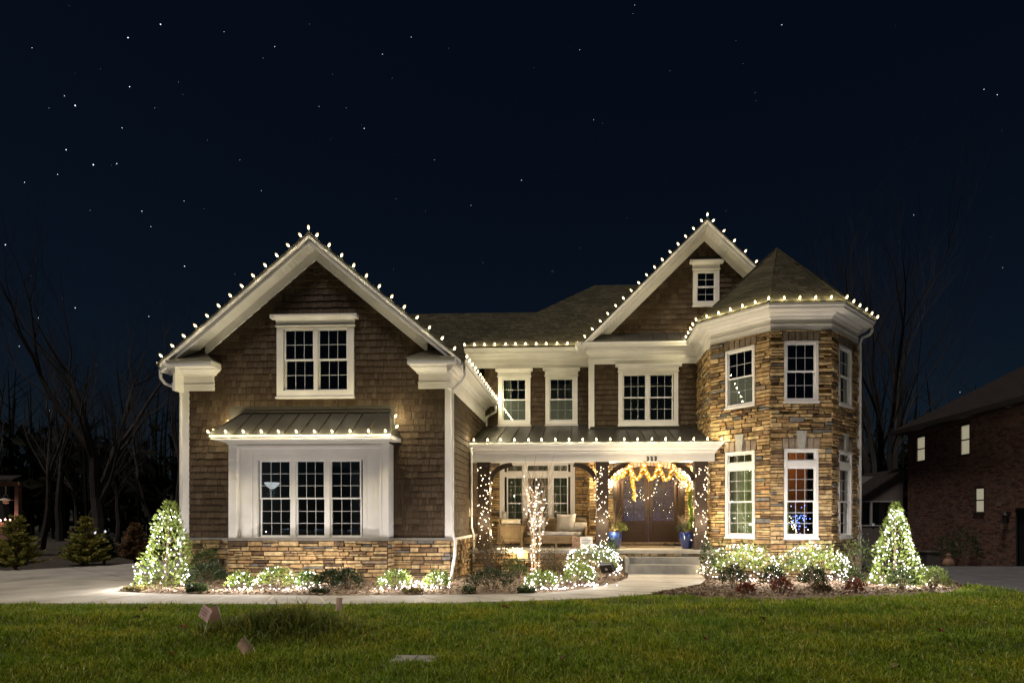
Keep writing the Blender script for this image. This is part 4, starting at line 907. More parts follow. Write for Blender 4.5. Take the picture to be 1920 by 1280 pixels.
for lab, x, y, w, h in (('lit low shrub at the foot of the bare tree', -.80, 12.1, .70, .40), ('lit low shrub behind the bend of the walk', -.03, 12.7, .74, .52)):
    shrub(lab, x, y, w, h, 'bright', 800, .065, 11, lo=.3)
    P = dome_net(x, y, w, w*.8, h, 60, rs0)+[(x+.3+rs0.gauss(0, .25), y-.25+rs0.gauss(0, .1), .09) for _ in range(26)]
    net('lights netted over the '+lab, P, 'mini_cool', 2.4, COOL, [(x-.15, y-.5, .36), (x+.3, y-.4, .3), (x, y+.4, h+.1)], .0085)
x, y, w, h = .33, 15.0, 1.45, .80
shrub('wide shrub smothered in white lights beside the porch steps', x, y, w, h, 'holly', 1700, .05, 12, d=.8, lo=.3)
net('dense white net of lights over the wide shrub beside the steps', dome_net(x, y, w, .8, h, 190, rs0)+[(x+rs0.uniform(.3, .75), y-.35, rs0.uniform(.06, .3)) for _ in range(20)], 'mini_cool', 6, COOL, front_lamps(x, y, w, .8, h, 3), .0085)
shrub('upright green sprig rising behind the lit shrub by the steps', .86, 15.5, .34, .95, 'mid', 420, .065, 13, lump=.3)
shrub('tall narrow dark shrub at the walk end between steps and tower', 2.98, 13.75, .34, .98, 'dark', 620, .055, 14, lump=.3)
for lab, x, w, n_ in (('long lit hedge below the tower window next to the steps', 3.80, 1.66, 190), ('second lit hedge below the front tower window', 5.50, 1.62, 170)):
    shrub(lab, x, 13.95, w, .84, 'bright', 1900, .06, 15, d=.72, lo=.2, lump=.36)
    net('lights netted over the '+lab, dome_net(x, 13.95, w, .72, .84, n_, rs0)+[(x+rs0.uniform(-.6, .75), 13.5+rs0.uniform(-.1, .1), rs0.uniform(.06, .25)) for _ in range(30)], 'mini_cool', 11, COOL, front_lamps(x, 13.95, w, .72, .84, 4), .0085)
P = [(3.2+rs0.gauss(0, .12), 15.2+rs0.gauss(0, .3), .08+abs(rs0.gauss(0, .12))) for _ in range(24)]
net('warm lights lying on the ground by the porch corner and the tower', P, 'mini_warm', 3, WARM, [(3.2, 15.1, .3)], .009)
P = [(-2.3+rs0.uniform(0, .75), 15.86+rs0.uniform(-.02, .04), zf+.02+rs0.uniform(0, .03)) for _ in range(16)]
net('short strand of warm lights on the porch floor edge by the wicker chair', P, 'mini_warm', 5, WARM, [(-1.9, 15.75, zf+.05), (-1.62, 15.8, .5)], .009)
for k, (lab, x, y, w, h, m) in enumerate((
    ('dark round shrub in front of the first lit hedge', 3.24, 12.45, .56, .52, 'dark'), ('dark round shrub in the gap between the two lit hedges', 4.02, 12.3, .52, .50, 'dark'), ('dark round shrub in front of the second lit hedge', 4.86, 12.3, .54, .50, 'dark'),
    ('small red leaved shrub between the first two dark round shrubs', 3.95, 11.55, .40, .32, 'red'), ('tiny red leaved shrub nearest the lawn on bare mulch', 3.2, 11.35, .34, .24, 'red'), ('bright red leaved shrub in front of the tall leafy one', 5.40, 11.65, .34, .30, 'red'),
    ('small green shrub behind the bright red one', 5.72, 12.4, .44, .46, 'mid'), ('tall loose leafy shrub between the lit hedge and the lit cone tree', 6.62, 14.1, .80, 1.0, 'mid'), ('dark low shrub at the foot of the lit cone tree', 6.62, 12.25, .58, .46, 'mid'),
    ('yellow green shrub at the far tip of the mulch bed', 7.18, 12.15, .66, .50, 'bright'), ('brownish twiggy sprig on the mulch by the lawn', 4.75, 11.6, .3, .2, 'brown'))):
    shrub(lab, x, y, w, h, m, int(900 if w > .45 else 420), .055, 30+k, lump=.26)
# ------------------------------------------------------------------ bare little tree with lights
bt = thing('bare_tree', 'small leafless multi stemmed tree wound with lights before the porch window', 'tree', (-1.15, 14.7, .03))
mb = MB(); tw = MB(); BP = []; rs = random.Random(21)
for i in range(5):
    a = i*1.26+.3; x0, y0 = -1.15+.09*math.cos(a), 14.7+.06*math.sin(a); lean = (.20*math.cos(a*1.7+.4), .14*math.sin(a)); ht = rs.uniform(1.85, 2.35); pts = []
    for k in range(9): u = k/8; pts.append((x0+lean[0]*u**1.5+.02*math.sin(7*u+i), y0+lean[1]*u**1.5, .02+ht*u))
    mb.tube(pts, [.024-.0016*k for k in range(9)], 6); BP += [lerp(pts[k], pts[k+1], rs.random()) for k in range(8) for _ in range(2)]
    for j in range(11):
        u = rs.uniform(.55, 1); b = Vector(pts[min(8, int(u*8))]); d = Vector((rs.uniform(-.75, .75), rs.uniform(-.5, .5), rs.uniform(.7, 1.5))).normalized(); l = rs.uniform(.35, .95)
        q = [b, b+d*l*.5+Vector((0, 0, .05)), b+d*l+Vector((0, 0, .14))]; tw.tube(q, [.007, .005, .002], 4)
        if rs.random() < .45: BP += [lerp(q[0], q[1], rs.random()) for _ in range(2)]+[lerp(q[1], q[2], rs.random()*.8)]
        for m in range(3): c = lerp(q[1], q[2], rs.random()); d2 = (d+Vector((rs.uniform(-.7, .7), rs.uniform(-.5, .5), rs.uniform(-.1, .8)))).normalized(); tw.tube([c, Vector(c)+d2*rs.uniform(.12, .35)], [.0035, .0015], 3)
for q in ([(-1.0, 14.7, 1.8), (-.85, 14.68, 2.5), (-.70, 14.66, 2.95), (-.62, 14.66, 3.25)], [(-1.2, 14.7, 1.7), (-1.22, 14.7, 2.4), (-1.12, 14.7, 3.1)], [(-1.22, 14.7, 2.4), (-1.38, 14.7, 2.9), (-1.4, 14.7, 3.1)]): tw.tube(q, [.009, .006, .004, .002][:len(q)], 4)
obj('trunk', mb, bark_light, bt); obj('twigs', tw, bark_light, bt)
BP = [(p[0]+rs.uniform(-.03, .03), p[1]-.03, p[2]) for p in BP]
net('warm white strands wound round the stems of the bare little tree', BP, 'mini_white', 3.6, (1, .86, .66), [(-1.1, 14.4, .3), (-1.15, 14.4, .9), (-1.0, 14.4, 1.5), (-1.3, 14.4, 2.1)], .0095, 'strands of small lights on trees and columns', 'string lights', 'light_strand')
# ------------------------------------------------------------------ lights on the porch columns, door strands, garland
for x, lab in ((-2.68, 'warm lights wrapping the porch column beside the shingle wing'), (.615, 'warm lights wrapping the middle porch column'), (3.31, 'warm lights wrapping the porch column beside the stone tower')):
    P = []; rs = random.Random(int(x*10)+99)
    for i in range(74):
        z = zf+.12+2.2*(i+rs.random())/74
        if x == .615 and 1.12 < z < 1.36: continue
        f = rs.random()
        if f < .62: P.append((x+rs.uniform(-.165, .165), 16.018, z))
        elif f < .86: P.append((x+(1 if rs.random() < .6 else -1)*rs.uniform(.172, .215), rs.uniform(16.03, 16.35), z))
    net(lab, P, 'mini_warm', 8, WARM, [(x+.30, 16.25, 1.1), (x-.30, 16.25, 1.7), (x+.05, 15.7, 1.4), (x+.30, 16.3, 2.3)], .010, 'strands of small lights on trees and columns', 'string lights', 'light_strand')
ribbon = leaf_mat('gold_ribbon', [(0, (.50, .24, .02)), (.5, (.70, .42, .04)), (1, (.80, .58, .12))], .35, .4, .5)
gl_ = thing('ribbon_garland', 'golden orange ribbon garland swagged across the porch opening before the door', 'garland', (2, 16.05, 2.9))
def gar(pts, n, parent, name='swag', r=.036, mat=None):
    rs = random.Random(n); mb = MB(); L = []
    for i in range(n):
        t = (i+.5)/n; p = Vector(along(pts, t)); a = rs.uniform(0, 6.28); o = Vector((math.cos(a), math.sin(a)*.7, math.sin(a*1.7)))*r*rs.uniform(.3, 1)
        d = Vector((rs.uniform(-1, 1), rs.uniform(-1, 1), rs.uniform(-1, 1))).normalized(); s = d.orthogonal().normalized(); l, w_ = .055, .032; c = p+o
        mb.add([c-d*l-s*w_, c+d*l-s*w_, c+d*l*.6+s*w_, c-d*l*.6+s*w_], [(0, 1, 2, 3)])
        if i % 5 == 0: L.append(tuple(p+Vector((rs.uniform(-.03, .03), -.06, rs.uniform(-.03, .03)))))
    obj(name, mb, mat or ribbon, parent); return L
def cat_(a, b, sag, n=12): return [(a[0]+(b[0]-a[0])*i/n, 16.02, a[1]+(b[1]-a[1])*i/n-sag*4*(i/n)*(1-i/n)) for i in range(n+1)]
HK = [(.88, 2.62), (1.36, 2.97), (1.75, 3.0), (2.16, 3.0), (2.55, 2.96), (2.96, 2.6)]; GLP = []
for i, (a, b) in enumerate(zip(HK, HK[1:])): GLP += gar(cat_(a, b, (.14, .40, .42, .42, .14)[i]), 150, gl_)
GLP += gar([(1.38, 16.02, 2.95), (1.46, 16.03, 2.45), (1.51, 16.04, 2.0)], 90, gl_, 'tail', .035); GLP += gar([(2.96, 16.02, 2.6), (3.0, 16.05, 2.2)], 50, gl_, 'tail', .035)
gar([(3.0, 16.05, 2.25), (3.03, 16.1, 1.8), (3.08, 16.2, 1.3)], 110, gl_, 'leafy_tail', .05, LV['bright'])
net('small golden lights tucked along the ribbon garland', GLP, 'mini_gold', 1.6, (1, .72, .34), [(1.2, 15.85, 2.65), (1.95, 15.85, 2.6), (2.75, 15.85, 2.6)], .009, 'strands of small lights on trees and columns', 'string lights', 'light_strand')
P = [(p[0], 17.6, p[2]) for p in [along([(1.55, 0, 2.45), (1.68, 0, 2.2), (1.95, 0, 2.05), (2.2, 0, 2.2), (2.3, 0, 2.5), (2.42, 0, 2.95)], i/26) for i in range(27) if i % 2]]+[(2.5+.6*i/8, 16.2, 2.75-.4*math.sin(PI*i/8)) for i in range(9)]
net('loose loop of warm lights hanging before the door leaves', P, 'mini_warm', 4, WARM, [(2.0, 17.5, 2.2)], .0105, 'strands of small lights on trees and columns', 'string lights', 'light_strand')
# ------------------------------------------------------------------ porch furniture
wick = piece_mat('wicker', [(0, (.24, .165, .09)), (1, (.34, .24, .14))], .7, .3, 60, .15)
def wicker_panel(mb, fr, s0, s1, z0, z1, n0, n1):
    """woven panel: real strands, horizontals in front of verticals"""
    mb.b(fr, s0, s1, z0, z1, n0, n0+(n1-n0)*.4); k = max(3, int((s1-s0)/.055)); h = max(3, int((z1-z0)/.045))
    for i in range(k): s = s0+(s1-s0)*(i+.5)/k; mb.b(fr, s-.008, s+.008, z0, z1, n0, n0+(n1-n0)*.7)
    for j in range(h): z = z0+(z1-z0)*(j+.5)/h; mb.b(fr, s0, s1, z-.014, z+.014, n0+.001, n1)
def pillow_mesh(mb, c, w, h, t, tilt=0, yaw=0, seed=0, n=10):
    rs = random.Random(seed); rot = Matrix.Rotation(yaw, 4, 'Z') @ Matrix.Rotation(tilt, 4, 'X'); vs = []; fs = []
    for sgn in (-1, 1):
        for j in range(n+1):
            for i in range(n+1):
                u, v = 2*i/n-1, 2*j/n-1; pin = 1-.10*(u*u*(1-v*v)+v*v*(1-u*u)); q = max(0, (1-u**4)*(1-v**4))**.6
                wr = .06*math.sin(5*u+3*v+seed)*math.sin(6*v-2*u+seed*2)+rs.uniform(-.05, .05)
                p = rot @ Vector((u*w/2*pin, sgn*t/2*q*(1+wr), v*h/2*pin)); vs.append((c[0]+p.x, c[1]+p.y, c[2]+p.z))
    m = (n+1)*(n+1)
    for s_ in range(2):
        for j in range(n):
            for i in range(n): k = s_*m+j*(n+1)+i; fs.append((k, k+1, k+n+2, k+n+1) if s_ == 0 else (k+n+1, k+n+2, k+1, k))
    mb.add(vs, fs)
wrap = M('plastic_wrapped_fabric', (.34, .32, .30), .28, .2, 5, .35, 14, spec=.6, coat=.5); cream = M('cream_cushion', (.55, .48, .37), .6, .1, 6, .2, 20)
greyf = M('grey_cushion', (.27, .26, .25), .6, .2, 6, .3, 18, coat=.3)
def F(y, x=0): return Fr((x, y), FRONT)
ch = thing('wicker_chair', 'tan wicker armchair turned side on beside the first porch column', 'chair', (-2.05, 17.3, zf))
x0, x1, y0, y1 = -2.42, -1.70, 17.0, 17.75
mb = MB(); wicker_panel(mb, F(y0), x0+.03, x1-.03, zf+.14, zf+.62, -.06, 0); obj('side_panel', mb, wick, ch)
mb = MB(); wicker_panel(mb, F(y1), x0+.03, x1-.03, zf+.14, zf+.62, -.06, 0); obj('side_panel', mb, wick, ch)
mb = MB(); wicker_panel(mb, Fr((x0+.02, y1), (0, -1)), 0, y1-y0, zf+.14, zf+.86, -.05, 0); obj('backrest', mb, wick, ch)
mb = MB(); mb.wb(x0, x1, y0-.03, y0+.06, zf+.62, zf+.66); mb.wb(x0, x1, y1-.03, y1+.06, zf+.62, zf+.66); obj('armrest', mb, wick, ch)
for lx in (x0+.035, x1-.035):
    for ly in (y0+.03, y1+.03): mb = MB(); mb.wb(lx-.03, lx+.03, ly-.03, ly+.03, zf, zf+.62); obj('leg', mb, wick, ch)
mb = MB(); mb.wb(x0+.06, x1-.06, y0+.06, y1-.03, zf+.18, zf+.26); obj('seat', mb, wick, ch)
mb = MB(); pillow_mesh(mb, (-2.03, 17.38, zf+.34), .70, .18, .60, 0, 0, 3); obj('seat_cushion', mb, greyf, ch, True)
mb = MB(); pillow_mesh(mb, (-2.05, 17.1, zf+.76), .62, .16, .34, .0, .1, 5); o = obj('cushion', mb, cream, None, True); props(o, 'cream seat cushion laid across the arm of the wicker chair', 'cushion')
mb = MB(); pillow_mesh(mb, (-2.28, 17.4, zf+.86), .16, .44, .5, .1, .1, 6); o = obj('pillow', mb, wrap, None, True); props(o, 'plastic wrapped grey pillow against the wicker chair back', 'pillow')
so = thing('wicker_sofa', 'tan wicker sofa with grey plastic wrapped seat pads under the porch window', 'sofa', (-.75, 17.6, zf))
x0, x1, y0, y1 = -1.72, .18, 17.2, 18.0
mb = MB(); wicker_panel(mb, F(y0), x0+.06, x1-.06, zf+.10, zf+.30, -.06, 0); obj('front_panel', mb, wick, so)
mb = MB(); wicker_panel(mb, F(y1), x0, x1, zf+.10, zf+.82, -.06, 0); mb.wb(x0-.01, x1+.01, y1-.03, y1+.07, zf+.82, zf+.86); obj('backrest', mb, wick, so)
for a, sg in ((x0, 1), (x1, -1)):
    mb = MB(); mb.wb(a-.035, a+.035, y0-.02, y1, zf+.58, zf+.62); wicker_panel(mb, Fr((a-sg*.02, y1 if sg > 0 else y0), (0, -1 if sg > 0 else 1)), 0, y1-y0, zf+.12, zf+.58, -.04, 0); obj('arm', mb, wick, so)
    for ly in (y0, y1): mb = MB(); mb.wb(a-.032, a+.032, ly-.03, ly+.03, zf, zf+.58+(0 if ly == y0 else .2)); obj('leg', mb, wick, so)
for i in range(3): mb = MB(); pillow_mesh(mb, (x0+.35+i*.60, 17.58, zf+.38), .60, .17, .74, 0, 0, 10+i); obj('seat_cushion', mb, wrap, so, True)
for lab, px, w_, h_, tl, m in (('sage grey square pillow at the bare tree side of the sofa', -1.28, .46, .46, .25, greyf), ('large plastic wrapped grey pillow upright in the middle of the sofa', -.42, .60, .56, .22, wrap), ('low crumpled grey pillow by the sofa arm nearest the door', -.02, .50, .30, .5, wrap)):
    mb = MB(); pillow_mesh(mb, (px, 17.72, zf+.46+h_*.47), w_, h_, .2, -tl, .05, int(px*10)+50); o = obj('pillow', mb, m, None, True); props(o, lab, 'pillow')
ot = thing('coffee_table', 'low wicker table with a grey wrapped pad in front of the sofa', 'table', (-.85, 16.8, zf))
mb = MB(); wicker_panel(mb, F(16.6), -1.25, -.15, zf+.16, zf+.32, -.05, 0); mb.wb(-1.27, -.13, 16.58, 17.05, zf+.32, zf+.35); obj('table_top', mb, wick, ot)
for lx in (-1.22, -.68, -.18): mb = MB(); mb.wb(lx-.026, lx+.026, 16.6, 16.66, zf, zf+.32); obj('leg', mb, wick, ot)
mb = MB(); pillow_mesh(mb, (-.62, 16.82, zf+.41), 1.0, .14, .44, 0, 0, 31); obj('pad', mb, wrap, ot, True)
mb = MB(); mb.wb(-.34, -.16, 16.7, 16.8, zf+.478, zf+.496); o = obj('remote_control', mb, MT['black']); props(o, 'small black remote lying on the grey pad of the low table', 'remote')
bx = thing('carton', 'flat product carton with a picture half and a white printed half by the middle column', 'box', (.1, 16.6, zf))
mb = MB(); mb.wb(-.23, .36, 16.55, 16.68, zf, zf+.33); obj('carton_body', mb, M('carton_print', (.60, .56, .50), .5, .05), bx)
mb = MB(); mb.wb(-.228, .0, 16.546, 16.549, zf+.004, zf+.326); obj('picture_panel', mb, M('picture_print', (.22, .13, .08), .5, .7, 16), bx)
mb = MB(); mb.wb(.01, .355, 16.546, 16.549, zf+.05, zf+.326); obj('white_panel', mb, M('white_print', (.75, .74, .72), .5, .03), bx)
mb = MB(); mb.wb(.01, .25, 16.542, 16.5455, zf+.03, zf+.09); obj('yellow_strip', mb, M('yellow_print', (.65, .48, .12), .5, .05), bx)
mb = MB()
for j, l in enumerate((.18, .26, .24, .2)): mb.wb(.04, .04+l, 16.5425, 16.5455, zf+.27-j*.045, zf+.285-j*.045)
obj('print_lines', mb, M('dark_print', (.08, .08, .08), .6, .05), bx)
# planters and what grows in them
blue = M('blue_glaze', (.012, .028, .13), .12, .35, 10, .1, 14, spec=.7, coat=.6)
for x, lab, plab, s_ in ((.98, 'tall blue glazed planter beside the middle column', 'twiggy brown and green arrangement in the planter by the middle column', 1), (3.02, 'tall blue glazed planter beside the tower side column', 'dark bushy arrangement in the planter by the tower side column', 2)):
    y = 16.55; t = thing('planter', lab, 'planter', (x, y, zf), 'blue planters either side of the steps')
    mb = MB(); pr_ = []
    for i in range(15):
        u = i/14; r = .135+.085*math.sin(u*1.9)**1.1; pr_ += [(r+.007, u*.43), (r, u*.43+.016)]
    mb.lathe((x, y, zf), [(0, 0)]+pr_+[(.235, .45), (.235, .475), (.195, .475), (.18, .40), (0, .40)], 22); obj('pot', mb, blue, t, True)
    mb = MB(); mb.lathe((x, y, zf+.41), [(.185, 0), (0, .02)], 16); obj('soil', mb, mulch, t)
    rs = random.Random(s_); p = thing('potted_plant', plab, 'plant', (x, y, zf+.42), 'plants in the blue planters'); mb = MB(); P, N = shell((x, y, zf+.42), .56, .5, .36, 900, rs, .1, .2); leafblob(mb, P, N, .05, rs, .35); obj('foliage', mb, LV['brown' if s_ == 1 else 'dark'], p)
    mb = MB(); P, N = shell((x+.12, y, zf+.45), .4, .4, .26, 260, rs, .2, .2); leafblob(mb, P, N, .06, rs, .4); obj('green_sprigs', mb, LV['bright'], p)
    mb = MB()
    for i in range(46):
        a = rs.uniform(0, 6.28); q = rs.uniform(.02, .28); hgt = rs.uniform(.35, .55) if s_ == 2 else rs.uniform(.4, 1.0) if i < 22 else .42; mb.tube([(x, y, zf+.42), (x-.03+q*.5*math.cos(a), y+q*.4*math.sin(a), zf+.42+hgt*.6), (x-.04+q*math.cos(a), y+q*.6*math.sin(a), zf+.42+hgt)], [.006, .004, .002], 3)
    obj('twigs', mb, bark_light, p)
mb = MB(); mb.wb(1.35, 2.75, 17.15, 17.85, zf+.002, zf+.02); o = obj('doormat', mb, M('coir_mat', (.20, .15, .09), .95, .3, 40, .5, 120)); props(o, 'flat tan doormat in front of the double door', 'doormat')
for i, (x, lab, m) in enumerate(((2.62, 'black and white shoe standing by the door sill', 1), (2.9, 'second shoe tipped over nearer the stone pier', 2))):
    t = thing('shoe', lab, 'shoe', (x, 17.6, zf), 'pair of shoes by the door'); mb = MB(); n = 8; vs = []
    mb.tube([(x-.12, 17.62, zf+.055), (x-.06, 17.62, zf+.075), (x+.02, 17.62, zf+.06), (x+.10, 17.62, zf+.045), (x+.14, 17.62, zf+.04)], [.035, .05, .045, .038, .02], 8); obj('upper', mb, MT['black'], t, True)
    mb = MB(); mb.wb(x-.15, x+.15, 17.575, 17.665, zf+.001, zf+.025); obj('sole', mb, M('shoe_sole', (.6, .6, .58), .5), t)
# floodlight in the bed: black housing, its lamp turned to the house
fl = thing('floodlight', 'black box floodlight on a stake in the mulch by the walk bend', 'floodlight', (.66, 14.2, .03))
rot = Matrix.Translation((.66, 14.2, .30)) @ Matrix.Rotation(-.55, 4, 'Z') @ Matrix.Rotation(math.radians(26), 4, 'X') @ Matrix.Rotation(math.radians(-7), 4, 'Y')
mb = MB(); mb.wb(-.17, .17, -.05, .05, -.11, .11); mb.wb(-.18, .18, .03, .06, -.12, .12); mb.v = [tuple(rot @ Vector(p)) for p in mb.v]; obj('housing', mb, MT['black'], fl)
mb = MB(); mb.lathe((0, 0, 0), [(0, .012), (.035, .012), (.035, 0)], 14); rr = rot @ Matrix.Translation((0, -.05, -.01)) @ Matrix.Rotation(PI/2, 4, 'X'); mb.v = [tuple(rr @ Vector(p)) for p in mb.v]; obj('round_badge', mb, M('badge', (.45, .45, .45), .4, .05), fl)
mb = MB(); mb.wb(-.155, .155, .061, .064, -.095, .095); mb.v = [tuple(rot @ Vector(p)) for p in mb.v]; obj('lens', mb, emit_mat('flood_lens', (1, .82, .55), 6), fl)
mb = MB(); mb.tube([(.66, 14.22, .0), (.66, 14.22, .2)], .012, 6); obj('stake', mb, MT['black'], fl)
sp = lamp((.70, 14.30, .36), 260, (1, .80, .50), fl, .08, 'SPOT'); sp.data.spot_size = math.radians(100); sp.data.spot_blend = .8
sp.rotation_euler = (Vector((.70, 14.30, .36))-Vector((4.3, 15.5, 4.4))).to_track_quat('Z', 'Y').to_euler()
# ------------------------------------------------------------------ behind the glass
def curtain(label, fr, s0, s1, z0, z1, n=-.28, folds=6, amp=.035, mat=None):
    mb = MB(); k = folds*8; vs = []
    for i in range(k+1):
        u = i/k; s = s0+(s1-s0)*u; q = n+amp*math.sin(u*folds*2*PI)+amp*.3*math.sin(u*folds*4.3)
        vs += [fr.w(s, z0, q), fr.w(s, z1, q)]
    mb.add(vs, [(2*i, 2*i+2, 2*i+3, 2*i+1) for i in range(k)]); o = obj('curtain', mb, mat or curt, None, True); return props(o, label, 'curtain', 'curtains behind the windows')
curt = leaf_mat('pale_green_curtain', [(0, (.42, .43, .25)), (1, (.42, .43, .25))], .3, .9, .1)
curt2 = leaf_mat('grey_curtain', [(0, (.24, .25, .19)), (1, (.24, .25, .19))], .3, .9, .1)
curtain('pale green curtain filling the tall tower window beside the porch', F_TD, .42, 1.34, .98, 3.26)
curtain('pale curtain drawn back at one side of the front tower window', F_TF, .30, .56, .98, 3.26, folds=3)
curtain('pale green curtain filling the narrow angled tower window', F_TR, .40, 1.28, .98, 3.26, folds=7)
curtain('grey curtain behind the first pane of the porch window', F_MAIN, .66, 1.30, .9, 3.2, mat=curt2); curtain('grey curtain behind the last pane of the porch window', F_MAIN, 2.14, 2.76, .9, 3.2, mat=curt2)
curtain('grey curtain at the edge of the middle pane of the porch window', F_MAIN, 1.85, 2.1, .9, 3.2, folds=3, mat=curt2)
curtain('thin pale curtain in the upper window next to the wing gutter', F_MAIN, .52, .84, 4.5, 5.98, folds=4, mat=curt2); curtain('thin pale curtain edge in the second upper window above the porch', F_MAIN, 2.74, 2.96, 4.5, 5.98, folds=3, mat=curt2)
it = thing('christmas_tree', 'indoor christmas tree with warm lights behind the front tower window', 'tree', (5.62, 16.1, .66)); rs = random.Random(8)
mb = MB(); P, N = [], []
for i in range(1500): u = rs.random()**1.3; a = rs.uniform(0, 6.28); r = .5*(1-u)*rs.uniform(.5, 1); P.append((5.45+r*math.cos(a), 16.1+r*math.sin(a), .95+u*1.35)); N.append((math.cos(a), math.sin(a), -.2))
leafblob(mb, P, N, .08, rs, .2); obj('foliage', mb, LV['dark'], it); mb = MB(); mb.tube([(5.45, 16.1, .66), (5.45, 16.1, 2.2)], [.03, .01], 6); obj('trunk', mb, twigm, it)
P = [];
for i in range(90): u = rs.random()**1.2; a = rs.uniform(PI, 2*PI); r = .5*(1-u)*1.02; P.append((5.45+r*math.cos(a), 16.1+r*math.sin(a), .95+u*1.3))
net('warm lights on the indoor christmas tree', P, 'mini_warm', 3, WARM, [(5.4, 15.55, 1.3)], .012, None, 'string lights', 'light_strand')
b2 = thing('tinsel_tree', 'small indoor tree glowing with blue lights behind the front tower window', 'tree', (6.1, 16.6, .66)); mb = MB(); P, N = shell((6.02, 16.4, 1.15), .5, .4, .6, 500, rs, .2, .1); leafblob(mb, P, N, .08, rs, .2); obj('foliage', mb, LV['dark'], b2); mb = MB(); mb.tube([(6.02, 16.4, .66), (6.02, 16.4, 1.6)], .012, 5); obj('trunk', mb, twigm, b2)
P = [(6.0+rs.gauss(0, .14), 16.15+rs.uniform(-.1, .2), 1.45+rs.gauss(0, .2)) for _ in range(46)]; net('blue lights on the small indoor tree', P, 'mini_blue', 2, (.2, .3, 1), [(6.0, 16.05, 1.5)], .011, None, 'string lights', 'light_strand')
lamp((5.9, 17.6, 3.2), 9, (1, .50, .18), it, .15)
mb = MB(); mb.wb(4.9, 7.0, 18.2, 18.3, .66, 3.5); o = obj('room_wall', mb, M('orange_wall', (.42, .17, .05), .8, .1), H)
pl_ = thing('pendant_lamp', 'white bowl pendant lamp lit inside, seen through the first pane of the triple window', 'lamp', (-8.4, 15.5, 2.4)); mb = MB(); mb.lathe((-8.4, 15.5, 2.30), [(0, 0), (.05, .01), (.13, .07), (.2, .17), (.19, .18), (.03, .18)], 16); obj('bowl_shade', mb, emit_mat('pendant_glass', (.9, .88, 1), .32, False), pl_, True)
mb = MB(); mb.tube([(-8.4, 15.5, 2.47), (-8.4, 15.5, 3.5)], .012, 6); mb.tube([(-8.58, 15.5, 2.5), (-8.4, 15.5, 2.56), (-8.22, 15.5, 2.5)], .008, 5); obj('stem', mb, MT['numeral'], pl_); lamp((-8.4, 15.5, 2.2), 24, (.75, .85, 1), pl_, .12)
for i, x in enumerate((-7.27, -6.40, -5.54)):
    t = thing('tub_chair', ('blue tub chair behind the first pane of the triple window', 'blue tub chair behind the middle pane of the triple window', 'blue tub chair behind the last pane of the triple window')[i], 'chair', (x, 14.6, .66), 'blue tub chairs behind the triple window'); mb = MB()
    pts = [(x+.36*math.cos(a), 14.62-.30*math.sin(a), 1.17+.04*math.sin(a*1)) for a in [PI*.02+PI*.96*k/10 for k in range(11)]]
    mb.tube(pts, .035, 8); obj('back_rim', mb, M('blue_leather', (.03, .10, .24), .4, .1), t, True); mb = MB(); mb.lathe((x, 14.6, .66), [(.26, 0), (.3, .3), (0, .34)], 14); obj('seat', mb, bpy.data.materials['blue_leather'], t)
pm = M('purple_glow_wall', (.30, .22, .40), .9, .1); mb = MB(); mb.wb(1.2, 3.1, 18.9, 18.95, .66, 3.2); obj('hall_wall', mb, pm, H)  # purple of the hall lights put into the wall colour
P = [(1.5+rs.random()*1.3, 18.8, .8+rs.random()*.6) for _ in range(20)]; net('violet lights low inside the hall behind the door glass', P, 'mini_blue', 2.5, (.42, .25, 1), [(1.7, 18.6, .9), (2.6, 18.6, .9)], .01, None, 'string lights', 'light_strand')
# ------------------------------------------------------------------ neighbour's brick house
nb = thing('brick_house', 'dark two storey red brick house across the far driveway with three lit blinds', 'house', (17, 23, -.5))
FN = Fr((14.6, 26.5), (0, -1)); brickm = piece_mat('red_brick', [(0, (.10, .058, .045)), (.3, (.19, .10, .074)), (.7, (.25, .135, .10)), (1, (.16, .12, .10))], .9, .4, 60, .3)
NW = [(.65, 1.31, 3.92, 4.98), (3.55, 4.13, 3.89, 5.04), (4.37, 4.91, 1.70, 2.60)]; GAR = (6.40, 9.2, -.6, 1.78)
w = MB(); sheet(w, FN, 0, 11, -1, 5.36, NW+[GAR], .07); w.wb(14.61, 24, 26.4, 26.5, -1, 5.36); w.wb(14.61, 24, 15.5, 15.6, -1, 5.36); w.wb(24, 24.1, 15.5, 26.5, -1, 5.36); obj('wall', w, MT['mortar'], nb)
bk = MB(); rs = random.Random(31); NBR = []; z = -.62; row = 0
while z < 5.3:
    for a, b in free(0, 11, z, z+.07, NW+[GAR]):
        s = a-(.105 if row % 2 else 0)
        while s < b:
            p, q = max(a, s+.005), min(b, s+.205)
            if q-p > .02: NBR.append((p, q, z+.004, z+.066, rs.uniform(.004, .014)))
            s += .21
    z += .0725; row += 1
NBR.sort(key=lambda q: abs(q[0]-7.2)+abs(q[2]-1.2)*.5)
um = MB(); um.add([(-.5, 0, 0), (.5, 0, 0), (.5, 0, 1), (-.5, 0, 1), (-.49, -1, .05), (.49, -1, .05), (.49, -1, .95), (-.49, -1, .95)], MB.BF); um = um.mesh('brick', brickm)
for i, (p, q, z0, z1, d) in enumerate(NBR):
    if i < 300: inst('brick', um, nb, Matrix.Translation(FN.w((p+q)/2, z0, 0)) @ Matrix.Rotation(FN.a, 4, 'Z') @ Matrix.Diagonal((q-p, d, z1-z0, 1)))
    else: bk.b(FN, p, q, z0, z1, 0, d)
obj('brickwork', bk, brickm, nb, kind='stuff')
def blind_mat(n, s):
    m, nn, ll, p = newmat(n); p.inputs['Base Color'].default_value = (.6, .56, .45, 1); p.inputs['Emission Color'].default_value = (1, .79, .63, 1); p.inputs['Emission Strength'].default_value = s; return m
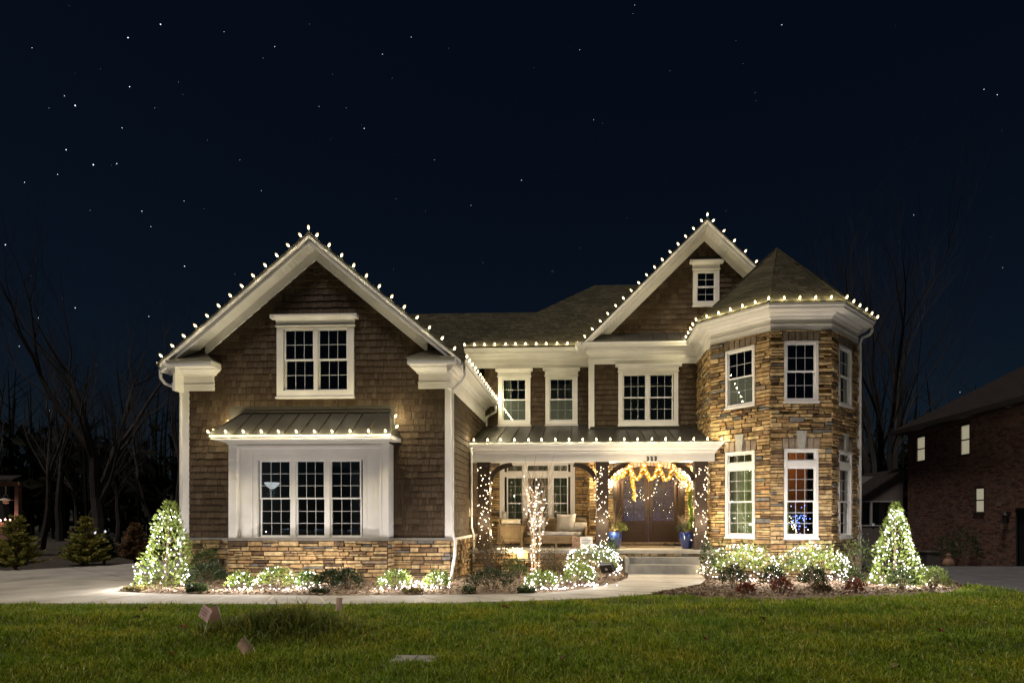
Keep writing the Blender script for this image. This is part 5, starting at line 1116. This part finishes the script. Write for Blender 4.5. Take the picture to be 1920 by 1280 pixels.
bl = blind_mat('lit_blind', .17); bl2 = blind_mat('lit_shade', .22); dark_tr = M('dark_window_trim', (.05, .035, .03), .6, .1)
for i, (a, b, c, d) in enumerate(NW):
    wi = thing('window', None, None, FN.w(a, c, 0)); wi.parent = nb; wi.matrix_parent_inverse = ORIG[nb.name]; ORIG[wi.name] = Matrix.Translation(-Vector(FN.w(a, c, 0)))
    mb = MB(); mb.ring(FN, a, b, c, d, .03, -.05, .012); mb.b(FN, a+.03, b-.03, (c+d)/2-.022, (c+d)/2+.022, -.04, -.012); mb.b(FN, a-.03, b+.03, c-.06, c-.002, -.05, .05); obj('frame', mb, dark_tr, wi)
    mb = MB(); 
    if i < 2:
        k = 22
        for j in range(k): z = c+.04+(d-c-.08)*j/k; mb.add([FN.w(a+.03, z, -.030), FN.w(b-.03, z, -.030), FN.w(b-.03, z+.032, -.045), FN.w(a+.03, z+.032, -.045)], [(0, 1, 2, 3)])
        mb.b(FN, a+.03, b-.03, c+.03, d-.03, -.06, -.055)
    else: mb.b(FN, a+.05, b-.02, c+.03, d-.03, -.05, -.045)
    obj('blind' if i < 2 else 'roller_shade', mb, bl if i < 2 else bl2, wi)
    mb = MB(); mb.b(FN, a+.03, b-.03, c+.03, d-.03, -.022, -.018); obj('pane', mb, MT['glass'], wi)
mb = MB(); mb.b(FN, GAR[0]+.02, GAR[1], GAR[2], GAR[3], -.15, -.1); mb.b(FN, GAR[0]+.1, GAR[1]-.1, .1, .16, -.1, -.09); mb.b(FN, GAR[0]+.1, GAR[1]-.1, .9, .96, -.1, -.09); obj('garage_door', mb, MT['black'], nb)
roofm = piece_mat('dark_asphalt_shingle', [(0, (.016, .013, .011)), (1, (.026, .021, .018))], .95, .6, 60, .5, .1)
mb = MB(); thick_roof(mb, [(14.05, 27.1, 5.36), (14.05, 15, 5.36), (19.3, 15, 8.3), (19.3, 24.5, 8.3)], .1); thick_roof(mb, [(24.6, 27.1, 5.36), (14.05, 27.1, 5.36), (19.3, 24.5, 8.3)], .1); thick_roof(mb, [(24.6, 15, 5.36), (24.6, 27.1, 5.36), (19.3, 24.5, 8.3), (19.3, 15, 8.3)], .1); obj('roof', mb, roofm, nb)
mb = MB(); mb.wb(14.03, 14.6, 15, 27, 5.22, 5.258); mb.wb(14.0, 14.03, 15, 27.1, 5.2, 5.38); obj('eaves', mb, M('dark_eaves', (.03, .024, .02), .6, .1), nb)
mb = MB(); mb.lathe((14.3, 20.0, 5.215), [(0, 0), (.09, 0), (.1, .006)], 12); obj('soffit_light', mb, M('soffit_lamp_trim', (.4, .36, .32), .4), nb)
mb = MB(); mb.wb(14.5, 14.6, 20.28, 20.42, 1.62, 1.72); mb.lathe((14.42, 20.35, 1.30), [(.0, 0), (.05, .05), (.08, .28), (.11, .3), (.0, .42)], 8); obj('coach_lantern', mb, MT['black'], nb)
mb = MB(); mb.wb(14.58, 14.597, 20.75, 20.98, 1.92, 2.06); obj('number_plate', mb, M('dull_plate', (.2, .17, .15), .5), nb)
# lean-to screened porch at its far corner
lp = MB(); FL = Fr((12.5, 26.9), FRONT)
sheet(lp, FL, 0, 2.1, -1, [(0, 2.3), (2.1, 3.68)], [(.12, 1.62, 1.12, 2.26)], .12); obj('porch_wall', lp, M('dark_siding', (.10, .082, .075), .8, .15), nb)
mb = MB(); thick_roof(mb, [(12.3, 26.7, 2.22), (14.62, 26.7, 3.74), (14.62, 31, 3.74), (12.3, 31, 2.22)], .08); obj('porch_roof', mb, roofm, nb)
mb = MB(); mb.ring(FL, .12, 1.62, 1.12, 2.26, .05, -.1, .03); mb.b(FL, .66, .74, 1.17, 2.21, -.08, .02); obj('porch_frame', mb, M('grey_frame', (.3, .29, .28), .6), nb)
mb = MB(); mb.wb(12.6, 14.5, 28.8, 28.9, -.6, 3.5); mb.wb(12.6, 13.3, 28.2, 28.3, -.6, 2.4); obj('porch_back', mb, M('porch_inner', (.16, .15, .15), .8), nb)
mb = MB(); mb.wb(13.22, 13.32, 26.84, 26.9, 1.13, 1.24); mb.wb(13.75, 13.85, 26.84, 26.9, 1.13, 1.24); obj('porch_pots', mb, MT['vinyl'], nb)
for (y, w, h, lab, m) in ((22.9, .9, 1.3, 'dark bush against the brick wall below the shaded window', 'dark'), (21.8, 1.1, 1.5, 'dark leggy bush between the brick wall lantern and the shaded window', 'dark'), (25.0, .8, .7, 'dark bush at the far end of the brick wall', 'dark')):
    shrub(lab, 14.05, y, w, h, m, 700, .08, 61, z=ground_z(14, y), group='bushes along the brick wall')
ub = thing('storage_bin', 'grey brown storage bin standing against the brick wall', 'bin', (14.1, 24.2, -.45)); mb = MB(); mb.wb(13.85, 14.4, 23.8, 24.6, -.45, .1); obj('bin_body', mb, M('bin_plastic', (.06, .052, .05), .6), ub); mb = MB(); mb.wb(13.82, 14.43, 23.77, 24.63, .101, .15); obj('lid', mb, bpy.data.materials['bin_plastic'], ub)
gn = thing('garden_figure', 'small pale seated garden figure by the brick wall', 'figurine', (13.95, 22.6, -.35)); mb = MB(); mb.lathe((13.95, 22.6, -.35), [(0, 0), (.2, 0), (.22, .12), (.15, .28), (.08, .34), (.10, .40), (.09, .48), (0, .52)], 12); obj('body', mb, M('terracotta', (.26, .15, .09), .7), gn, True)
# ------------------------------------------------------------------ timber deck far off by the woods
dk = thing('timber_deck', 'timber porch of the next house by the woods with its pink string of lights', 'porch', (-23, 22, 0)); wd = M('deck_timber', (.19, .115, .075), .7, .25, 6, .2, 20)
mb = MB(); mb.wb(-22.22, -22.06, 21.9, 22.06, .3, 2.76); mb.wb(-25.6, -25.44, 21.9, 22.06, .3, 2.76); obj('post', mb, wd, dk)
mb = MB(); mb.wb(-26, -22.0, 21.88, 22.08, 2.762, 2.92); obj('beam', mb, wd, dk)
for j in range(3): mb = MB(); mb.wb(-26, -22.21, 21.9, 21.94, .62+j*.25, .82+j*.25); obj('rail_board', mb, wd, dk)
mb = MB(); mb.wb(-26, -22.0, 21.8, 22.4, .3, .45); obj('floor', mb, wd, dk); mb = MB(); thick_roof(mb, [(-26.5, 21.6, 3.0), (-22.0, 21.6, 3.0), (-22.3, 22.3, 3.2), (-26.5, 22.3, 3.2)], .1); obj('roof', mb, roofm, dk)
hl = thing('hanging_lamp', 'pale barn lamp hanging on a rod from the timber porch beam', 'lamp', (-22.62, 21.95, 2.2)); mb = MB(); mb.tube([(-22.62, 21.95, 2.76), (-22.62, 21.95, 2.42)], .02, 6); mb.tube([(-22.62+.09*math.cos(a), 21.95, 2.33+.09*math.sin(a)) for a in [PI*k/8 for k in range(9)]], .014, 5); obj('hanger', mb, M('pale_metal', (.5, .44, .36), .4), hl)
mb = MB(); mb.lathe((-22.62, 21.95, 2.05), [(0, 0), (.09, .02), (.10, .17), (.25, .14), (.11, .22), (0, .24)], 12); obj('shade', mb, bpy.data.materials['pale_metal'], hl)
P = [(-22.35-i*.20, 21.86, 1.42+.02*math.sin(i*2)) for i in range(16)]; net('pink lights strung along the timber porch railing', P, 'mini_pink', 3, (1, .45, .36), [(-22.4, 21.7, 1.5), (-22.9, 21.7, 1.5), (-23.5, 21.7, 1.5)], .035, None, 'string lights', 'light_strand')
for i, x in enumerate((-20.75, -20.3)):
    t = thing('path_lamp', ('tiny white lamp on a stake among the dark trunks, nearer the timber porch', 'tiny white lamp on a stake among the dark trunks, further from the timber porch')[i], 'lamp', (x, 24, 0), 'path lamps in the woods'); mb = MB(); mb.tube([(x, 24, 0), (x, 24, .82)], .012, 5); obj('stake', mb, MT['black'], t); mb = MB(); mb.lathe((x, 24, .80), [(0, 0), (.03, .02), (.04, .12), (0, .18)], 8); obj('lamp_glass', mb, emit_mat('dim_lamp', (.95, .95, 1), .45, False), t)
# ------------------------------------------------------------------ young conifers along the driveway
def conifer(lab, x, y, w, h, mat, seed, n=150):
    rs = random.Random(seed); t = thing('conifer', lab, 'tree', (x, y, 0), 'young conifers along the driveway edge'); mb = MB(); tr = MB(); tr.tube([(x, y, 0), (x+.03, y, h*.55), (x, y, h)], [.045, .025, .004], 6)
    for i in range(n):
        u = rs.random()**1.25; a = rs.uniform(0, 6.283); z0 = .06+u*h*.93; L = (w/2)*(1-u)**.8*rs.uniform(.65, 1.12)+.05
        d = Vector((math.cos(a), math.sin(a), rs.uniform(.15, .75))).normalized(); b = Vector((x, y, z0)); tip = b+d*L; tr.tube([b, tip], [.008, .002], 3)
        m = max(5, int(L/.045))
        for k in range(m):
            f = .18+.82*k/m; p = b+d*L*f
            for sgn in (-1, 1, 0):
                e2 = (d*.8+d.cross(Vector((0, 0, 1))).normalized()*sgn*.8+Vector((0, 0, rs.uniform(-.2, .45)))).normalized(); l2 = rs.uniform(.08, .17)*(1.15-f*.5); s2 = e2.orthogonal().normalized()*l2*.26
                s2.rotate(Matrix.Rotation(rs.uniform(0, 6.28), 3, e2)); mb.add([p, p+e2*l2*.5+s2, p+e2*l2, p+e2*l2*.5-s2], [(0, 1, 2, 3)])
    obj('crown', mb, LV[mat], t); obj('trunk', tr, twigm, t)
conifer('young golden green conifer at the picture edge below the timber porch', -16.3, 16.1, 1.5, 1.62, 'cedar', 1); conifer('young feathery conifer in the middle of the driveway row', -15.15, 17.2, 1.45, 1.55, 'cedar', 2); conifer('browned conifer furthest along the driveway edge', -14.95, 18.9, 1.15, 1.30, 'cedarb', 3)
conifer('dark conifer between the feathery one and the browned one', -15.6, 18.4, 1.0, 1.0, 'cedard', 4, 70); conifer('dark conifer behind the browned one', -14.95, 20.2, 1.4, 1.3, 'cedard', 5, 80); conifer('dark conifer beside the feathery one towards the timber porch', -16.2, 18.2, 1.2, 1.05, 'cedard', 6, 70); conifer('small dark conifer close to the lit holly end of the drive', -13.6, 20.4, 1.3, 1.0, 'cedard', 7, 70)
# ------------------------------------------------------------------ tall bare trees
barkd = M('dark_bark', (.026, .022, .019), .9, .4, 6, .5, 14, stretch=(2, 2, .4))
def bare_tree(lab, x, y, h, r, seed, mats=None, group='tall bare trees', stems_=1, spread=.5, fork=.38, zb=0, levels=5, lean=(0, 0)):
    rs = random.Random(seed); t = thing('tall_tree', lab, 'tree', (x, y, zb), group); A = MB(); B = MB()
    def grow(p, d, l, r_, lev):
        n = 5 if lev < 2 else 3; pts = [p]; q = p.copy(); dd = d.copy()
        for i in range(n):
            dd = (dd+Vector((rs.gauss(0, .09), rs.gauss(0, .09), rs.gauss(.03, .05)))).normalized(); q = q+dd*l/n; pts.append(q.copy())
        r1 = r_*(.55 if lev < 2 else .45); rr = [r_+(r1-r_)*i/n for i in range(n+1)]; (A if lev == 0 else B).tube(pts, rr, 7 if lev < 2 else 4 if lev < 4 else 3, cap=False)
        if lev >= levels: return
        k = rs.choice((2, 3, 3)) if lev < 2 else rs.choice((2, 3, 4))
        for i in range(k+(3 if lev == 0 else 2)):
            side = i >= k; f = rs.uniform(.45, .95) if side else 1; b = Vector(along(pts, f)); a = rs.uniform(0, 6.28); s = spread*(1.25 if side else 1)*rs.uniform(.6, 1.25)
            o = dd.orthogonal().normalized(); o.rotate(Matrix.Rotation(a, 3, dd)); nd = (dd+o*s+Vector((0, 0, .12))).normalized(); grow(b, nd, l*rs.uniform(.52, .82)*(.8 if side else 1), r1*(rs.uniform(.5, .85) if not side else .45), lev+1)
    for k in range(stems_):
        a = k*2*PI/max(1, stems_)+.6; d = Vector((lean[0]+(.20*math.cos(a) if stems_ > 1 else 0), lean[1]+(.14*math.sin(a) if stems_ > 1 else 0), 1)).normalized(); grow(Vector((x+(.18*math.cos(a) if stems_ > 1 else 0), y, zb-.3)), d, h*fork, r*(.8 if stems_ > 1 else 1), 0)
    obj('trunk', A, mats or barkd, t); obj('crown', B, mats or barkd, t)
bare_tree('tallest bare tree with a thick crown rising behind the feathery conifer', -26.0, 30, 15, .36, 31, spread=.46, levels=6)
bare_tree('slender forked bare tree beside the timber porch', -25.6, 26.5, 9, .17, 2, fork=.42, spread=.4)
bare_tree('thin bare tree just inside the timber porch', -24.2, 27, 7.5, .10, 3, fork=.5, spread=.35, levels=4, lean=(.12, 0))
bare_tree('thick old trunk behind the dark conifers', -21.2, 24.5, 10, .30, 14, fork=.45, spread=.4)
bare_tree('leaning small bare tree between the old trunk and the house', -17.5, 27, 6.5, .08, 5, fork=.42, spread=.6, levels=4, lean=(.35, 0))
bare_tree('bare tree with wide twiggy branches close to the wing', -17.2, 30, 9.5, .15, 6, fork=.36, spread=.55, levels=6)
bare_tree('bare tree far back beyond the timber porch roof', -33.5, 36, 15, .25, 7, spread=.42, levels=6); bare_tree('bare tree far back between the tallest one and the house', -23.5, 38, 13, .25, 8, spread=.45)
bare_tree('big many stemmed bare tree rising behind the stone tower', 16.9, 33, 16, .30, 9, stems_=5, spread=.30, fork=.42)
bare_tree('single bare tree half hidden by the stone tower', 14.2, 34, 13, .22, 10, spread=.35, fork=.45)
def copy_tree(src, lab, x, y, sc, rz):
    c = src.copy(); COL.objects.link(c); c.location = (x, y, 0); c.scale = (sc, sc, sc); c.rotation_euler = (0, 0, rz); c['label'] = lab; c['group'] = 'bare trees in the dark woods'
    for ch in list(src.children): d = ch.copy(); COL.objects.link(d); d.parent = c; d.matrix_parent_inverse = ORIG[src.name]
    return c
rs = random.Random(91); SRC = [o for o in COL.objects if o.name.startswith('tall_tree')]
for i in range(16): copy_tree(SRC[(0, 5, 6, 7)[i % 4]], 'bare tree standing back in the dark woods beyond the driveway', -43+i*1.75+rs.uniform(-1, 1), rs.uniform(33, 50), rs.uniform(.8, 1.15), rs.uniform(0, 6.28))
wm = MB(); rs = random.Random(44); tm = MB()
for i in range(420):
    x = rs.uniform(-85, -6) if i < 300 else rs.uniform(6, 70); y = rs.uniform(38, 62); h = rs.uniform(7, 13.5); tm.tube([(x, y, -1), (x+rs.uniform(-.5, .5), y, h*.6), (x+rs.uniform(-1, 1), y, h)], [rs.uniform(.08, .2), .08, .02], 4, cap=False)
    for k in range(9):
        z = h*rs.uniform(.35, .95); a = rs.uniform(0, 6.28); l = rs.uniform(1, 2.6); tm.tube([(x, y, z), (x+l*math.cos(a), y+l*.5*math.sin(a), z+l*.7)], [.035, .008], 3, cap=False)
for i in range(9500):
    x = rs.uniform(-90, 75); y = rs.uniform(40, 66); zmax = (7.2 if x < -5 else 6.2)+1.6*math.sin(x*.22)+1.1*math.sin(x*.61+1); z = rs.uniform(0, 1)**.8*zmax; P = [(x, y, z)]; leafblob(wm, P, [(0, -1, .2)], 1.5, rs, .6)
k = len(wm.v); wm.v += tm.v; wm.f += [[i+k for i in f] for f in tm.f]; wm.m += tm.m
obj('woods', wm, LV['woods'], kind='stuff')
# ------------------------------------------------------------------ lawn
NEAR = [(-30, 9.58), (-9.6, 9.64), (-8.2, 9.68), (-5.6, 9.74), (-4.12, 9.81), (-2.12, 10.02), (-.48, 10.41), (.53, 10.80), (1.33, 11.28), (1.99, 11.24), (2.88, 10.83), (3.87, 10.87), (5.19, 11.16), (6.41, 11.58), (7.51, 12.06), (8.3, 12.9), (8.45, 13.35), (8.72, 13.3), (9.13, 11.4), (30, 11.4)]
def lawn_y(x): return pl(NEAR, x)
lm_ = MB(); lx = [-30, -24, -18]+[-14+.35*i for i in range(81)]+[18, 24, 30]; NJ = 70
def hump(x, y): return .10*math.exp(-((x+3.8)/1.0)**2-((y-7.6)/.55)**2)+.022*math.sin(x*.9+1)*math.sin(y*1.1)+.03*math.sin(y*4.6+1.4*math.sin(x*.8)+.6*math.sin(x*2.1))*(.5+.5*math.sin(x*.55+y*.7))
for x in lx:
    for j in range(NJ+1): y = 2.5+(lawn_y(x)-2.5)*j/NJ; f = min(1, (lawn_y(x)-y)/.6); lm_.v.append((x, y, .015+hump(x, y)*f))
for i in range(len(lx)-1):
    for j in range(NJ): k = i*(NJ+1)+j; lm_.f.append([k, k+NJ+1, k+NJ+2, k+1]); lm_.m.append(0)
obj('lawn', lm_, M('lawn_soil', (.040, .052, .012), .95, .5, 8, .8, 30), kind='structure')
def grass_mesh(name, X_, Y_, Hh, Wd, lean, mat):
    n = len(X_); Z = np.array([.012+hump(a, b)*min(1, max(0, (lawn_y(a)-b)/.6)) for a, b in zip(X_, Y_)]); a = RNG.uniform(0, 2*np.pi, n); dx, dy = np.cos(a), np.sin(a); b = RNG.uniform(0, 2*np.pi, n); sx, sy = np.cos(b)*Wd/2, np.sin(b)*Wd/2; L = lean*Hh
    V = np.zeros((n, 5, 3), np.float32)
    V[:, 0] = np.stack([X_-sx, Y_-sy, Z], 1); V[:, 1] = np.stack([X_+sx, Y_+sy, Z], 1)
    V[:, 2] = np.stack([X_+sx*.75+dx*L*.35, Y_+sy*.75+dy*L*.35, Z+Hh*.6], 1); V[:, 3] = np.stack([X_-sx*.75+dx*L*.35, Y_-sy*.75+dy*L*.35, Z+Hh*.6], 1); V[:, 4] = np.stack([X_+dx*L, Y_+dy*L, Z+Hh*(1-.25*np.minimum(1, lean))], 1)
    base = np.arange(n)[:, None]*5; idx = np.concatenate([base+np.array([[0, 1, 2, 3]]), base+np.array([[3, 2, 4]])], 1).astype(np.int32).ravel()
    me = bpy.data.meshes.new(name); me.vertices.add(n*5); me.vertices.foreach_set('co', V.ravel()); me.loops.add(n*7); me.loops.foreach_set('vertex_index', idx)
    me.polygons.add(n*2); st_ = np.empty(n*2, np.int32); st_[0::2] = np.arange(n)*7; st_[1::2] = np.arange(n)*7+4; me.polygons.foreach_set('loop_start', st_)
    me.materials.append(mat); me.update(calc_edges=True); me.validate(); return me
def grass_mat(name, stops, patch):
    m, nn, ll, p = newmat(name); g = nn.new('ShaderNodeNewGeometry'); r = ramp(nn, stops); ll.new(g.outputs['Random Per Island'], r.inputs[0])
    n = nn.new('ShaderNodeTexNoise'); n.inputs['Scale'].default_value = .9; n.inputs['Detail'].default_value = 4; ll.new(g.outputs['Position'], n.inputs['Vector']); r2 = ramp(nn, patch); ll.new(n.outputs['Fac'], r2.inputs[0])
    mx = nn.new('ShaderNodeMix'); mx.data_type = 'RGBA'; mx.blend_type = 'MULTIPLY'; mx.inputs[0].default_value = 1; ll.new(r.outputs[0], mx.inputs[6]); ll.new(r2.outputs[0], mx.inputs[7])
    ll.new(mx.outputs[2], p.inputs['Base Color']); p.inputs['Roughness'].default_value = .5; p.inputs['Specular IOR Level'].default_value = .3
    t = nn.new('ShaderNodeBsdfTranslucent'); ll.new(mx.outputs[2], t.inputs[0]); ms = nn.new('ShaderNodeMixShader'); ms.inputs[0].default_value = .45; ll.new(p.outputs[0], ms.inputs[1]); ll.new(t.outputs[0], ms.inputs[2]); ll.new(ms.outputs[0], nn['Material Output'].inputs[0]); return m
gmat = grass_mat('lawn_grass', [(0, (.07, .12, .006)), (.5, (.19, .27, .013)), (.85, (.31, .36, .03)), (1, (.46, .40, .13))], [(.3, (.62, .82, .7)), (.52, (1, 1, 1)), (.72, (1.45, 1.12, .9))])
gx_, gy_ = [], []
NB = 260000; yy = 4.2*(13.4/4.2)**RNG.uniform(0, 1, NB*2); xx = RNG.uniform(-1, 1, NB*2)*(yy*1.02+1.2)-.2*yy*.2; ok = np.array([y < lawn_y(x)-.01 and not (-1.95+.05*math.sin(31*y) < x < -1.58+.04*math.sin(43*y) and 6.0 < y < 6.28) for x, y in zip(xx, yy)]); xx, yy = xx[ok][:NB], yy[ok][:NB]
pn = .75+.30*np.sin(xx*2.3+1.3*np.sin(yy*1.7))*np.sin(yy*2.9+np.sin(xx*1.1))+.45*np.sin(xx*13+2*np.sin(yy*9))*np.sin(yy*15+1.7*np.sin(xx*8)); n = len(xx)
Hh = (.030+.065*RNG.random(n)**1.6)*np.clip(.55+.70*pn, .2, 2.2); Wd = (.0060+.0045*RNG.random(n))*(.65+yy/10)
lean_ = RNG.uniform(.15, .95, n); K = 900; ty = 4.6*(11.5/4.6)**RNG.uniform(0, 1, K); tx = RNG.uniform(-1, 1, K)*(ty*1.0+1)-.2*ty*.2; q = RNG.integers(14, 44, K); tx = np.repeat(tx, q)+RNG.normal(0, .045, q.sum()); ty = np.repeat(ty, q)+RNG.normal(0, .035, q.sum()); th_ = np.repeat(RNG.uniform(.06, .15, K), q)*RNG.uniform(.5, 1.15, q.sum())
ok = np.array([b < lawn_y(a)-.06 and not (-2.05 < a < -1.5 and 5.7 < b < 6.3) for a, b in zip(tx, ty)]); tx, ty, th_ = tx[ok], ty[ok], th_[ok]; m_ = len(tx)
xx = np.concatenate([xx, tx]); yy = np.concatenate([yy, ty]); Hh = np.concatenate([Hh, th_]); Wd = np.concatenate([Wd, .0085*(.65+ty/10)]); lean_ = np.concatenate([lean_, RNG.uniform(.3, 1.1, m_)])
obj('lawn_grass', grass_mesh('lawn_grass', xx, yy, Hh, Wd, lean_, gmat), None, kind='stuff')
n = 2300; xx = RNG.normal(-3.9, .62, n); yy = RNG.normal(7.5, .36, n); fall = np.exp(-((xx+3.9)/.95)**2-((yy-7.5)/.55)**2)
o = obj('tall_grass_clump', grass_mesh('tall_grass', xx, yy, (.07+.25*fall*RNG.uniform(.3, 1.2, n)+.16*(RNG.random(n) > .88)*np.sqrt(fall)), .017*np.ones(n), RNG.uniform(.15, 1.0, n), grass_mat('rank_grass', [(0, (.06, .085, .014)), (.7, (.12, .16, .025)), (1, (.24, .22, .07))], [(.3, (1, 1, 1)), (.7, (1.1, 1, 1))]))); props(o, 'tall unmown clump of dark grass standing in the lawn among the small flags', 'grass clump')
# flags, cover, leaves
flagm = M('faded_pink_flag', (.90, .58, .51), .6, .15, 12); inkm = M('flag_ink', (.05, .03, .03), .7, .1)
def flag(lab, x, y, p, roll, yaw, w, h, words=True):
    t = thing('marker_flag', lab, 'flag', (x, y, .03), 'small survey flags in the lawn'); p = Vector(p); R_ = Matrix.Rotation(yaw, 4, 'Z') @ Matrix.Rotation(roll, 4, 'Y'); ML = Matrix.Translation(p) @ R_
    mb = MB(); k = 8; vs = []
    for i in range(k+1):
        for z in (0, 1): u = i/k; vs.append(ML @ Vector((-u*w, .009*math.sin(u*4)+.012*u*u, z*h-.06*0)))
    mb.add(vs, [(2*i, 2*i+2, 2*i+3, 2*i+1) for i in range(k)]); obj('flag_sheet', mb, flagm, t)
    mb = MB(); top = ML @ Vector((.004, 0, h)); bot = ML @ Vector((.004, 0, 0)); mb.tube([(x, y, -.02), tuple(bot), tuple(top)], .0035, 5); obj('wire_stake', mb, MT['gutter'], t)
    if words:
        for j, (s_, sz) in enumerate((('CAUTION', .036), ('BURIED', .036), ('CABLE', .036), ('CALL FIRST', .026))):
            inst('print', text_mesh('print', s_, sz*h/.2, inkm), t, ML @ Matrix.Translation((-w*.5, -.004-.012, h*(.78-.21*j))) @ Matrix.Rotation(PI/2, 4, 'X'))
flag('large faded pink printed flag leaning over the lawn at the edge of the tall grass', -4.66, 6.95, (-4.62, 7.0, .235), .50, -.25, .165, .175)
flag('folded flag just behind the large printed one', -4.60, 7.35, (-4.66, 7.35, .22), -.28, 1.15, .14, .20, False)
flag('small flag standing alone behind the tall grass near the walk', -3.62, 8.6, (-3.60, 8.6, .13), .15, 1.33, .13, .20, False)
flag('flag lying low in front of the tall grass', -3.50, 6.2, (-3.60, 6.25, .10), -.72, 1.42, .13, .22, False)
lid = thing('utility_cover', 'square concrete utility box cover sunk in the lawn', 'cover', (-1.75, 6.1, .03)); mb = MB(); mb.wb(-2.02, -1.50, 5.95, 6.30, .0, .032); obj('rim', mb, MT['step'], lid); mb = MB(); mb.wb(-1.99, -1.765, 5.98, 6.27, .033, .040); mb.wb(-1.755, -1.53, 5.98, 6.27, .033, .040); obj('cover_plate', mb, MT['step'], lid)
rs = random.Random(3)
for i, (x, y, lab) in enumerate(((-.18, 5.95, 'curled red brown leaf standing in the lawn below the porch'), (3.05, 5.75, 'pale curled leaf in the lawn below the stone tower'), (-4.3, 5.95, 'rust red leaf in front of the low lying flag'), (-6.4, 8.1, 'dark leaf on the lawn below the driveway corner'), (-6.9, 8.9, 'dark curled leaf close to the walk under the lit holly'), (2.6, 8.4, 'dark leaf in the lawn below the red shrubs'), (-.1, 8.2, 'small pale leaf in the lawn below the walk bend'), (-5.2, 7.4, 'brown leaf beside the large printed flag'), (1.5, 7.0, 'tan leaf on the open lawn below the porch steps'), (4.6, 7.6, 'brown leaf on the lawn below the front tower window'), (-1.2, 9.3, 'dark leaf on the lawn just under the walk below the bare lit tree'))):
    mb = MB(); a = rs.uniform(0, 6.28); c, s = math.cos(a), math.sin(a); k = 6; vs = []
    for j in range(k+1):
        u = j/k; w_ = .035*math.sin(PI*min(.97, u+.04))*(1+.3*math.sin(u*14))
        for g in (-1, 0, 1): vs.append((x+c*(u-.5)*.11-s*g*w_, y+s*(u-.5)*.11+c*g*w_, .085+abs(g)*.03+.02*math.sin(u*5)))
    mb.add(vs, [(3*j+q, 3*j+q+1, 3*j+q+4, 3*j+q+3) for j in range(k) for q in (0, 1)]); o = obj('fallen_leaf', mb, LV['brown' if i in (3, 4, 5) else 'straw' if i in (1, 6) else 'red']); props(o, lab, 'leaf', 'fallen leaves on the lawn')
# ------------------------------------------------------------------ stars
sm_ = MB(); rs = random.Random(12); TH = math.radians(2.4)
STARS = [(175, 309, 1.6), (141, 198, 1.5), (124, 281, 1.2), (10, 459, 1.3), (301, 46, 1.3), (240, 71, 1.3), (243, 163, 1), (346, 499, 1.2), (141, 577, 1), (72, 596, 1), (36, 649, .8), (279, 593, 1), (683, 241, 1.1), (717, 102, .8), (515, 88, .8), (771, 70, .7), (1466, 47, .9), (1087, 94, .7), (1845, 168, .8), (1870, 178, .9), (978, 338, .9), (229, 240, .8), (219, 307, .9), (108, 327, .8), (46, 342, .8), (266, 396, .9), (283, 425, .7), (345, 377, .6), (1113, 225, .6), (1713, 403, .7), (1880, 502, .6), (1800, 735, .9), (1190, 10, .6), (1036, 508, .6), (883, 385, .6), (490, 358, .6), (815, 300, .5), (598, 200, .5), (420, 60, .6), (60, 90, .6), (121, 180, .7), (450, 300, .5)]
STARS += [(rs.uniform(-100, 2020), rs.uniform(-60, 780), rs.uniform(.16, .34)) for _ in range(130)]
for u, v, b in STARS:
    t = (u-1042)/1088; q = (968-v)/1088; d = Vector((t*math.cos(TH)-math.sin(TH), t*math.sin(TH)+math.cos(TH), q)).normalized()*1500; sm_.octa((d.x, d.y, d.z+1.55), .8*b)
obj('stars', sm_, emit_mat('starlight', (.85, .9, 1), 1.0, False), kind='stuff')
